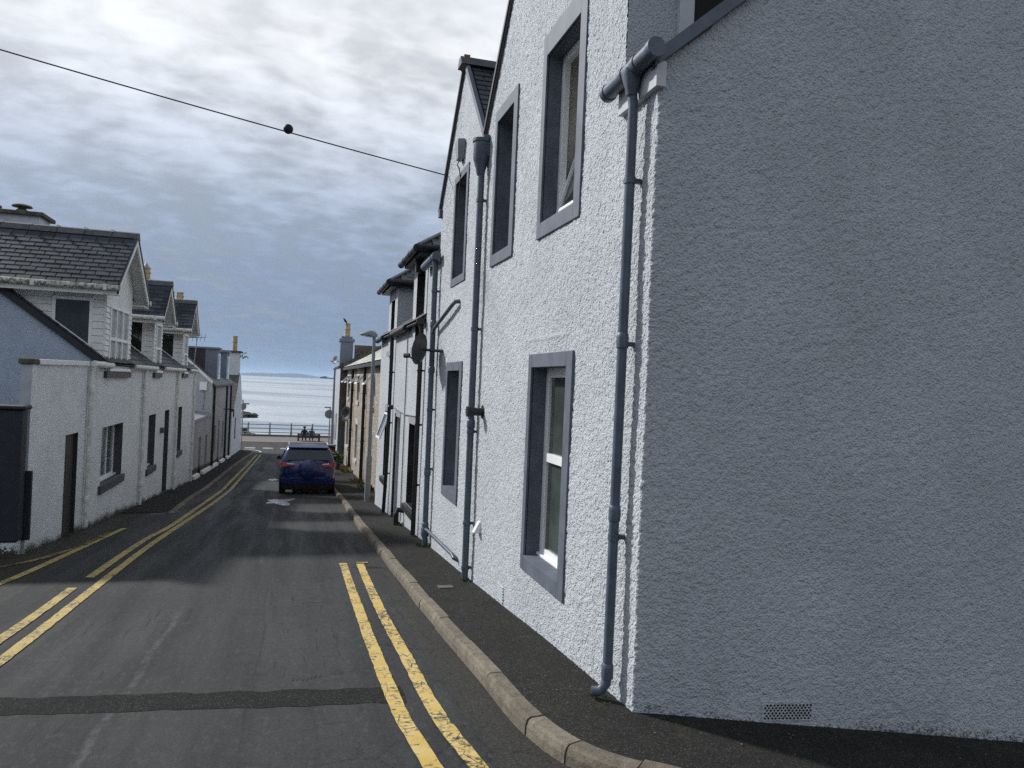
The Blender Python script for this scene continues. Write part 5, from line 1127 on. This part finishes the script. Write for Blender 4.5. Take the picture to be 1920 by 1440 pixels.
# ------------------------------------------------------------------ parked car
CARX, CARY = .49, 25.0
car = empty('parked_car', (CARX, CARY, g(CARX, CARY)), 'dark blue compact off roader parked by the kerb, spare wheel on its tailgate', 'car')
mat('car_blue', (0.007, 0.018, 0.115), 0.22, 0.6, metal=0.25)
MAT['car_blue'].node_tree.nodes['Principled BSDF'].inputs['Coat Weight'].default_value = 0.6
mat('car_black', (0.012, 0.012, 0.013), 0.6, 0.3); mat('tyre', (0.014, 0.014, 0.014), 0.8, 0.2); mat('alloy', (0.35, 0.36, 0.37), 0.35, 0.5, metal=0.8)
mat('lamp_red', (0.35, 0.012, 0.010), 0.15, 0.6); mat('lamp_clear', (0.62, 0.58, 0.55), 0.15, 0.6); mat('roof_rail', (0.55, 0.56, 0.57), 0.3, 0.5, metal=0.7)
mat('car_glass', (0.028, 0.040, 0.045), 0.05, 0.6)
slope_c = math.atan((g(CARX, CARY + 2.6) - g(CARX, CARY + .7)) / 1.9)
MC = Matrix.Translation((CARX, CARY, zr(CARY + .7) + .04 - .7 * math.tan(slope_c) - .04)) @ Matrix.Rotation(slope_c, 4, 'X')
cp = lambda x, y, z: MC @ Vector((x, y, z))
#          ring rows: (y offset list per level), half widths per level, z per level
Zs = [.22, .42, .66, .86, 1.00, 1.10, 1.40, 1.50, 1.53]
RG = [  # (y per level), (half width per level), (z per level)
    ([.10, .02, .0, .0, .03, .07, .27, .36, .40], [.72, .80, .82, .81, .79, .77, .66, .60, .0], Zs),
    ([.45, .40, .38, .38, .40, .42, .48, .50, .52], [.76, .845, .86, .86, .84, .81, .70, .62, .0], [.22, .42, .66, .86, 1.0, 1.1, 1.42, 1.525, 1.56]),
    ([1.2] * 9, [.76, .85, .87, .87, .85, .82, .71, .63, .0], [.22, .42, .66, .86, 1.0, 1.1, 1.44, 1.55, 1.59]),
    ([2.0] * 9, [.76, .85, .87, .87, .85, .82, .71, .62, .0], [.22, .42, .66, .86, .99, 1.08, 1.43, 1.54, 1.58]),
    ([2.75, 2.75, 2.75, 2.75, 2.75, 2.70, 2.50, 2.45, 2.45], [.76, .85, .87, .86, .84, .80, .69, .60, .0], [.22, .42, .66, .86, .98, 1.05, 1.37, 1.46, 1.49]),
    ([3.2, 3.2, 3.2, 3.2, 3.15, 3.10, 3.05, 3.05, 3.05], [.76, .85, .86, .84, .80, .74, .70, .62, .0], [.22, .42, .66, .86, .95, 1.0, 1.03, 1.05, 1.07]),
    ([3.8, 3.85, 3.85, 3.8, 3.75, 3.7, 3.65, 3.62, 3.6], [.70, .78, .80, .76, .70, .64, .58, .5, .0], [.22, .42, .66, .82, .90, .94, .96, .97, .98]),
    ([3.9, 4.0, 4.0, 3.95, 3.92, 3.9, 3.88, 3.86, 3.85], [.55, .62, .64, .6, .55, .5, .45, .35, .0], [.24, .42, .62, .72, .78, .80, .82, .83, .84])]
bm_ = MB(); rings = []
for ys, ws, zs in RG:
    L = [(-w, y, z) for y, w, z in zip(ys, ws, zs)]; Rr = [(w, y, z) for y, w, z in list(zip(ys, ws, zs))[:-1]][::-1]
    rings.append(len(bm_.v)); bm_.v += [cp(*p) for p in L + Rr]
n = 17
for p, q in zip(rings, rings[1:]):
    for k in range(n): bm_.f.append((p + k, q + k, q + (k + 1) % n, p + (k + 1) % n))
for r_ in (rings[0], rings[-1]):
    for k in range(8): 
        a, b, c_, d_ = r_ + k, r_ + k + 1, r_ + 16 - k - 1 if k < 7 else r_ + 8, r_ + 16 - k
        bm_.f.append((a, b, c_, d_) if k < 7 else (a, b, d_))
body = bm_.build('body', 'car_blue', car, smooth=True)
sub = body.modifiers.new('subdivision', 'SUBSURF'); sub.levels = sub.render_levels = 2
def cpatch(name, m, pts, parent=None, thick=.012, off=.012):
    pts = [Vector(p) for p in pts]; nr_ = (pts[1] - pts[0]).cross(pts[2] - pts[0]).normalized()
    mb = MB(); lo = [cp(*(p + nr_ * (off - thick))) for p in pts]; hi = [cp(*(p + nr_ * off)) for p in pts]
    i = len(mb.v); k = len(pts); mb.v += lo + hi; mb.f.append(tuple(range(k - 1, -1, -1))); mb.f.append(tuple(range(k, 2 * k)))
    for q in range(k): mb.f.append((q, (q + 1) % k, k + (q + 1) % k, k + q))
    return mb.build(name, m, car if parent is None else parent, bevel=.004)
cpatch('rear_window', 'car_glass', [(-.70, .085, 1.07), (.70, .085, 1.07), (.60, .265, 1.395), (-.60, .265, 1.395)], off=.02)
for sx_ in (-1, 1):
    o_ = [(sx_ * .825, .75, 1.06), (sx_ * .83, 2.45, 1.04), (sx_ * .715, 2.2, 1.38), (sx_ * .72, .62, 1.37)]
    cpatch('side_window', 'car_glass', o_ if sx_ > 0 else o_[::-1], off=.02)
    q = [(sx_ * .79, .03, .86), (sx_ * .40, -.005, .88), (sx_ * .44, .0, .97), (sx_ * .78, .05, 1.01)]
    tl = cpatch('tail_light', 'lamp_red', q[::-1] if sx_ > 0 else q, off=.035, thick=.05)
    q = [(sx_ * .64, .0, .935), (sx_ * .42, -.01, .925), (sx_ * .44, -.005, .965), (sx_ * .64, .005, .985)]
    cpatch('reversing_light', 'lamp_clear', q[::-1] if sx_ > 0 else q, tl, off=.045, thick=.03)
    q = [(sx_ * .78, .02, .86), (sx_ * .85, .18, .88), (sx_ * .83, .20, 1.02), (sx_ * .78, .05, 1.01)]
    cpatch('light_return', 'lamp_red', q if sx_ > 0 else q[::-1], tl, off=.03, thick=.04)
    q = [(sx_ * .72, -.01, .44), (sx_ * .52, -.01, .43), (sx_ * .53, -.01, .50), (sx_ * .73, -.01, .51)]
    cpatch('reflector', 'lamp_red', q[::-1] if sx_ > 0 else q, off=.03, thick=.04)
    MB().tube([cp(sx_ * .60, .55, 1.53), cp(sx_ * .61, .62, 1.60), cp(sx_ * .61, 2.0, 1.615), cp(sx_ * .60, 2.2, 1.55)], .022, 8).build('roof_rail', 'roof_rail', car, smooth=True)
    mr = MB().hexa([cp(sx_ * .86, 2.42, 1.02), cp(sx_ * 1.0, 2.44, 1.02), cp(sx_ * 1.0, 2.54, 1.02), cp(sx_ * .86, 2.54, 1.02), cp(sx_ * .87, 2.42, 1.14), cp(sx_ * .99, 2.44, 1.16), cp(sx_ * .99, 2.53, 1.16), cp(sx_ * .87, 2.53, 1.14)]).build('mirror', 'car_black', car, bevel=.03)
    for y in (.72, 3.22):
        w_ = MB().lathe(cp(sx_ * .86, y, .325), MC.to_3x3() @ Vector((-sx_, 0, 0)), [(.20, 0), (.30, 0), (.325, .03), (.325, .17), (.30, .2), (.2, .2)], 24).build('wheel', 'tyre', car, smooth=True)
        MB().lathe(cp(sx_ * .868, y, .325), MC.to_3x3() @ Vector((-sx_, 0, 0)), [(.02, .02), (.08, .0), (.20, .015), (.21, .05)], 20).build('rim', 'alloy', w_)
cpatch('bumper', 'car_blue', [(-.79, -.02, .34), (.79, -.02, .34), (.80, -.035, .52), (-.80, -.035, .52)], off=.03, thick=.12)
cpatch('bumper_skirt', 'car_black', [(-.76, .02, .17), (.76, .02, .17), (.78, -.01, .34), (-.78, -.01, .34)], off=.03, thick=.14)
cpatch('undertray', 'car_black', [(-.74, .1, .14), (.74, .1, .14), (.74, .03, .24), (-.74, .03, .24)], off=.0, thick=.1)
cpatch('spoiler', 'car_blue', [(-.61, .20, 1.455), (.61, .20, 1.455), (.60, .46, 1.555), (-.60, .46, 1.555)], off=.02, thick=.045)
sw = MB().lathe(cp(.02, .03, .80), MC.to_3x3() @ Vector((0, -1, 0)), [(.31, 0), (.325, .03), (.325, .15), (.31, .185), (.25, .205), (.10, .212), (.01, .213)], 32).build('spare_wheel_cover', 'car_blue', car, smooth=True)
cpatch('head_rest', 'car_black', [(-.42, .6, 1.1), (-.2, .6, 1.1), (-.2, .6, 1.33), (-.42, .6, 1.33)])

# ------------------------------------------------------------------ seafront
tag(sheet('promenade', lin(-60, 60, 24), [63.5, 63.8, 66, 69.2, 69.6], lambda x, y: -3.46, 'promenade'), kind='structure')
mbk = MB()
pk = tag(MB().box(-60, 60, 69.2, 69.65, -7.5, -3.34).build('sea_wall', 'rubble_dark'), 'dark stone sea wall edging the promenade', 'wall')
kp = MB(); kp.box(-60, 60, 63.38, 63.52, -3.7, -3.45); tag(kp.build('kerb', 'dressed_stone'), kind='structure')
tag(sheet('sea', [-30000, -8000, -2000, -500, -100, 0, 100, 500, 2000, 8000, 30000], [69.6, 120, 200, 400, 900, 2000, 5000, 12000, 30000, 48000], lambda x, y: -6.6, 'sea'), kind='structure')
def hills():
    xs = lin(-9000, 9000, 120); v = []; f = []
    for j, (y, k) in enumerate(((17000, 0), (17600, .7), (18400, 1.0), (20000, .6), (23000, 0))):
        for x in xs:
            u = x / 17000
            prof = 30 + 85 * math.exp(-((u + .036) / .028) ** 2) + 70 * math.exp(-((u + .002) / .03) ** 2) + 80 * math.exp(-((u + .30) / .12) ** 2) + 70 * math.exp(-((u - .3) / .1) ** 2)
            prof *= .8 + .5 * mnoise.noise(Vector((x / 900, y / 3000, 3))); v.append((x, y, -8 + k * max(8, prof)))
    n = len(xs); f = [(j * n + i, j * n + i + 1, (j + 1) * n + i + 1, (j + 1) * n + i) for j in range(4) for i in range(n - 1)]
    me = bpy.data.meshes.new('hills'); me.from_pydata(v, [], f); me.materials.append(MAT['hill']); o = bpy.data.objects.new('hills', me); col.objects.link(o); return tag(o, kind='structure')
hills()
rl = empty('promenade_railing', (0, 69.3, -3.28), 'blue grey three rail seafront railing on the sea wall', 'railing')
for k in range(-7, 9):
    x = -.2 + k * 1.77
    p = MB().lathe((x, 69.3, -3.30), (0, 0, 1), [(.11, 0), (.11, .07), (.075, .09), (.065, .76), (.09, .79), (.09, .86), (.05, .88), (.08, .93), (.07, .98), (.01, 1.01)], 10).build('post', 'rail_paint', rl, smooth=True)
for z in (-2.47, -2.80, -3.14): MB().tube([(-13, 69.3, z), (14, 69.3, z)], .038, 8).build('rail', 'rail_paint', rl)
bn = empty('bench', (1.22, 64.8, -3.46), 'dark wooden bench facing the sea with two people on it', 'bench')
for k in range(3): MB().box(.32, 2.12, 64.64, 64.68, -3.20 + k * .115, -3.10 + k * .115).build('back_slat', 'bench_wood', bn)
for k in range(4): MB().box(.32, 2.12, 64.72 + k * .11, 64.81 + k * .11, -3.13, -3.10).build('seat_slat', 'bench_wood', bn)
for x in (.40, 2.04):
    MB().box(x - .07, x + .07, 64.69, 64.79, -3.47, -2.92).build('leg', 'bench_wood', bn); MB().box(x - .07, x + .07, 65.05, 65.15, -3.47, -3.13).build('leg', 'bench_wood', bn)
    MB().box(x - .06, x + .06, 64.62, 65.2, -2.92, -2.86).build('armrest', 'bench_wood', bn)
mat('skin', (0.42, 0.26, 0.20), 0.6); mat('coat_dark', (0.02, 0.018, 0.02), 0.9); mat('coat_blue', (0.035, 0.085, 0.15), 0.9); mat('hair_grey', (0.16, 0.15, 0.14), 0.9); mat('cap_dark', (0.03, 0.02, 0.018), 0.9); mat('trousers', (0.03, 0.03, 0.035), 0.9)
def person(x, y, label, coat, headgear, s=1.0, lean=0.0):
    zs = -3.10; o = empty('person', (x, y, -3.46), label, 'person', 'people on the seafront bench')
    verts = [(0, .12, .10), (0, .08, .30), (lean * .5, .05, .50), (lean, .07, .58), (lean, .09, .64),          # pelvis, waist, chest, neck base, neck
             (.21, .05, .50), (.27, .12, .27), (.22, .32, .17), (-.21, .05, .50), (-.27, .12, .27), (-.22, .32, .17),   # arms, hands on lap
             (.10, .16, .08), (.13, .55, .10), (.13, .58, -.36), (.13, .70, -.42), (-.10, .16, .08), (-.13, .55, .10), (-.13, .58, -.36), (-.13, .70, -.42),
             (lean, .10, .72), (lean, .11, .80)]
    ed = [(0, 1), (1, 2), (2, 3), (3, 4), (2, 5), (5, 6), (6, 7), (2, 8), (8, 9), (9, 10), (0, 11), (11, 12), (12, 13), (13, 14), (0, 15), (15, 16), (16, 17), (17, 18), (4, 19), (19, 20)]
    rad = [.17, .16, .18, .10, .055, .075, .06, .04, .075, .06, .04, .10, .085, .055, .05, .10, .085, .055, .05, .095, .085]
    me = bpy.data.meshes.new('body'); b0 = BASE[o]; me.from_pydata([(x + a * s - b0.x, y + b * s - b0.y, zs + c * s - b0.z) for a, b, c in verts], ed, [])
    ob = bpy.data.objects.new('body', me); link(ob, o); me.materials.append(MAT[coat])
    md = ob.modifiers.new('skin', 'SKIN'); lay = me.skin_vertices[0].data if me.skin_vertices else None
    if lay is None:
        bpy.context.view_layer.objects.active = ob; lay = me.skin_vertices[0].data
    for v_, r_ in zip(lay, rad): v_.radius = (r_ * s, r_ * s * .85)
    lay[0].use_root = True
    sb_ = ob.modifiers.new('subdivision', 'SUBSURF'); sb_.levels = sb_.render_levels = 2
    hx, hy, hz = x + lean * s, y + .11 * s, zs + .76 * s
    hd_ = MB(); hd_.lathe((hx, hy, hz), (0, 0, 1), [(.088 * s * math.sin(math.pi * (k + .4) / 9), -.125 * s * math.cos(math.pi * (k + .4) / 9)) for k in range(9)], 14)
    hd_.box(hx - .012, hx + .012, hy + .075 * s, hy + .115 * s, hz - .03, hz + .02)
    for sg in (-1, 1): hd_.box(hx + sg * .088 * s - .012, hx + sg * .088 * s + .012, hy - .02, hy + .025, hz - .04, hz + .03)
    hd_.build('head', 'skin', o, smooth=True)
    hr = MB(); hr.lathe((hx, hy - .008, hz + .012), (0, 0, 1), [(.098 * s * math.sin(math.pi * k / 9 + .001), -.125 * s * math.cos(math.pi * k / 9)) for k in range(4, 10)], 14); hr.build('hair', headgear, o, smooth=True)
    if headgear == 'cap_dark': MB().lathe((hx, hy + .02, hz + .05), (0, 0, 1), [(.12, 0), (.125, .025), (.10, .07), (.02, .085)], 14).build('flat_cap', 'cap_dark', o, smooth=True)
person(.86, 64.78, 'person in a dark coat and flat cap sitting on the bench', 'coat_dark', 'cap_dark', .93)
person(1.42, 64.78, 'person in a blue jacket with grey hair sitting on the bench', 'coat_blue', 'hair_grey', .87, .02)
# rocks on the shore
k = 0
def rock(x, y, r, h, name='shore_rock'):
    far = y > 140; label = 'low dark rock of the reef out in the water beside the small round sign' if far else 'small dark rock in the cluster close below the seafront railing'; grp = 'reef rocks' if far else 'rocks below the railing'
    mb = MB(); N, Mv = 12, 6; sd = random.uniform(0, 99)
    for j in range(Mv + 1):
        ph = math.pi * .5 * j / Mv
        for i in range(N):
            th = 2 * math.pi * i / N; d = 1 + .45 * mnoise.noise(Vector((math.cos(th) * 1.3 + sd, math.sin(th) * 1.3, ph * 1.5)))
            mb.v.append(Vector((x + r * d * math.cos(th) * math.cos(ph), y + r * .8 * d * math.sin(th) * math.cos(ph), -6.75 + .15 + .6 * h * d * math.sin(ph) ** .8)))
    for j in range(Mv):
        for i in range(N): mb.f.append((j * N + i, j * N + (i + 1) % N, (j + 1) * N + (i + 1) % N, (j + 1) * N + i))
    o = mb.build(name, 'rock', smooth=False); return tag(o, label, 'rock', grp)
for x, y, r, h in ((-9.6, 160, 2.6, 1.6), (-8.6, 166, 1.3, .8), (-8.3, 172, .9, .45), (-10.8, 158, 2.4, 1.2), (-7.9, 168, 1.0, .32), (-9.2, 118, .8, .5), (-7.2, 119, .9, .9), (-6.8, 117, .6, .35), (-7.9, 114, 1.0, .7), (-8.6, 112, 1.4, 1.2), (-6.2, 113, .8, .5), (-5.4, 112.5, .6, .4), (-7.2, 110, 1.0, .6), (-9.6, 115, 1.6, 1.5)): rock(x, y, r, h)

# ------------------------------------------------------------------ small things in the street
BO = Vector((-.14, -2.28, -.19))
br = empty('bird', (2.48, 42.1, 4.70), 'small dark bird perched on the yellow chimney pot of the end house', 'bird')
MB().lathe(Vector((2.56, 44.38, 5.02)) + BO, (-.6, 0, .8), [(.01, -.16), (.035, -.10), (.06, -.02), (.055, .05), (.035, .09), (.04, .12), (.03, .15), (.008, .17), (.004, .20)], 10).build('body', 'wire_black', br, smooth=True)
MB().tube([Vector((2.60, 44.36, 5.0)) + BO, Vector((2.62, 44.36, 4.885)) + BO], .008, 5).build('leg', 'wire_black', br); MB().tube([Vector((2.60, 44.40, 5.0)) + BO, Vector((2.62, 44.40, 4.885)) + BO], .008, 5).build('leg', 'wire_black', br)
lb = empty('litter_bin', (1.88, 39.6, g(1.9, 39.6) + .1), 'dark box bin with a red front panel on the pavement by the stone house', 'bin')
zb = g(1.9, 39.6) + .1
MB().box(1.68, 2.06, 39.4, 39.8, zb, zb + 1.0).build('body', 'car_black', lb, bevel=.03); MB().box(1.85, 1.98, 39.36, 39.40, zb + .45, zb + .85).build('panel', 'lamp_red', lb); MB().box(1.65, 2.09, 39.37, 39.83, zb + 1.0, zb + 1.07).build('lid', 'galvanised', lb)
def weed(x, y, r, h, n, label, m='leaf', z=None, group='weeds along the wall bases'):
    z = g(x, y) + .1 if z is None else z; mb = MB()
    for k in range(n):
        a = random.uniform(0, 2 * math.pi); d = random.random() ** .6 * r; base = Vector((x + d * math.cos(a) * .5, y + d * math.sin(a), z)); L = h * random.uniform(.4, 1.1)
        tip = base + Vector((math.cos(a) * L * .5, math.sin(a) * L * .6, L * random.uniform(.5, 1))); wd_ = (tip - base).cross(Vector((random.uniform(-1, 1), random.uniform(-1, 1), .3))).normalized() * L * random.uniform(.10, .22)
        mid = base.lerp(tip, .55); mb.poly([base, mid + wd_, tip, mid - wd_])
    return tag(mb.build('weed', m), label, 'weeds', kind='stuff')
weed(1.97, 11.55, .2, .11, 60, 'green weeds at the foot of the blue pipe at the twin gabled house end')
weed(1.97, 14.4, .14, .09, 36, 'small green weed under the bent black drain pipe')
weed(1.98, 8.66, .08, .05, 30, 'tiny tuft at the foot of the hopper downpipe')
weed(1.93, 4.52, .11, .035, 60, 'low moss tuft under the shoe of the nearest downpipe')
weed(2.35, 20.9, .35, .22, 60, 'yellowing weeds behind the street lamp foot', 'dry_leaf')
weed(2.45, 25.6, .7, .24, 80, 'leafy green weeds by the stone house wall beyond the lamp')
weed(2.45, 29.2, .6, .24, 60, 'yellow green weeds by the nearer downpipe of the stone house', 'dry_leaf')
weed(2.45, 35.0, .8, .30, 80, 'tall yellow weeds by the farther downpipe of the stone house', 'dry_leaf')
sh = empty('potted_shrub', (2.0, 36.8, g(2, 36.8) + .1), 'dark green shrub in a pot on the pavement ahead of the car', 'shrub')
mb = MB()
for k in range(420):
    d = Vector((random.gauss(0, 1), random.gauss(0, 1), random.gauss(0, 1))).normalized() * random.random() ** .4 * .34; p = Vector((2.0, 36.8, g(2, 36.8) + .1 + .55)) + d
    a = Vector((random.uniform(-1, 1), random.uniform(-1, 1), random.uniform(-1, 1))).normalized() * .06; b = a.orthogonal().normalized() * .03; mb.poly([p - a, p + b, p + a, p - b])
mb.build('foliage', 'leaf', sh); MB().lathe((2.0, 36.8, g(2, 36.8) + .08), (0, 0, 1), [(.14, 0), (.19, .26), (.21, .27), (.21, .30)], 14).build('pot', 'charcoal', sh)
# gully grate in the road, stop tap cover, puddles with sky reflection in their colour
def flat_blob(name, x, y, rx, ry, m, lift, seed, amp=.35, n=36, h=0.0):
    v = [(x, y, g(x, y) + lift + h)]; 
    for k in range(n):
        a = 2 * math.pi * k / n; d = 1 + amp * mnoise.noise(Vector((math.cos(a) * 1.6 + seed, math.sin(a) * 1.6, seed))) * 2
        px, py = x + rx * d * math.cos(a), y + ry * d * math.sin(a); v.append((px, py, g(px, py) + lift + h))
    me = bpy.data.meshes.new(name); me.from_pydata(v, [], [(0, k + 1, (k + 1) % n + 1) for k in range(n)]); me.materials.append(MAT[m] if isinstance(m, str) else m)
    o = bpy.data.objects.new(name, me); col.objects.link(o); return o
tag(flat_blob('puddle', -.25, 21.9, .34, 1.0, 'puddle_reflection', .006, 3.3, .5), kind='structure')
tag(flat_blob('puddle', -.72, 31.5, .18, .5, 'puddle_reflection', .006, 8.1, .4), kind='structure')
for k in range(7):
    tag(flat_blob('tyre_scuff', .07 + k * .030, 5.60 + random.uniform(-.02, .02), .010, .05, 'black_paint', .003, k * 2.3, .6, 14), kind='structure')
sv = MB(); zc_v = g(1.72, 8.3) + .1; sv.hexa([(1.60, 8.25, g(1.6, 8.25) + .094), (1.76, 8.25, g(1.6, 8.25) + .094), (1.76, 8.4, g(1.6, 8.4) + .094), (1.60, 8.4, g(1.6, 8.4) + .094), (1.60, 8.25, g(1.6, 8.25) + .108), (1.76, 8.25, g(1.6, 8.25) + .108), (1.76, 8.4, g(1.6, 8.4) + .108), (1.60, 8.4, g(1.6, 8.4) + .108)])
tag(sv.build('stop_tap_cover', 'coping'), 'small square iron stop tap cover in the pavement near the second downpipe', 'cover')
# bits of grit and leaf litter
lt = MB()
for k in range(190):
    if k < 150: x, y = random.uniform(1.5, 2.03), random.uniform(3.9, 13); z = g(x, y) + .104
    elif k < 200: x = random.uniform(2.0, 4.5); y = 4.1 - .14 * (x - 2.05) - random.random() ** 2 * .6; z = g(x, y) + .105
    else: x, y = random.uniform(-2.6, 1.2), random.uniform(3.5, 12); z = g(x, y) + .004
    s_ = random.uniform(.003, .008); a = random.uniform(0, 6.28); p = [Vector((x + s_ * math.cos(a + q * 2.1) * random.uniform(.6, 1.3), y + s_ * math.sin(a + q * 2.1) * random.uniform(.6, 1.3), z)) for q in range(3)]
    lt.hexa([p[0], p[1], p[2], p[2], p[0] + Vector((0, 0, s_ * .5)), p[1] + Vector((0, 0, s_ * .5)), p[2] + Vector((0, 0, s_ * .4)), p[2] + Vector((0, 0, s_ * .4))])
tag(lt.build('grit', 'kerb'), 'scattered pale grit on the road and pavement', 'grit', kind='stuff')
# sea air: one thin even volume round everything
hz = MB().box(-40000, 40000, -400, 52000, -10, 260).build('haze', 'earth'); tag(hz, 'thin pale sea haze filling the air', 'haze', kind='stuff')
hm = bpy.data.materials.new('haze'); hm.use_nodes = True; ht = NT(hm.node_tree); ht.n.clear()
pv = ht.new('ShaderNodeVolumePrincipled'); pv.inputs['Color'].default_value = (0.55, 0.76, 1.0, 1); pv.inputs['Density'].default_value = 3.8e-5; pv.inputs['Anisotropy'].default_value = 0.3
ht.l.new(pv.outputs[0], ht.new('ShaderNodeOutputMaterial').inputs['Volume']); hz.data.materials.clear(); hz.data.materials.append(hm)
bpy.context.view_layer.update()
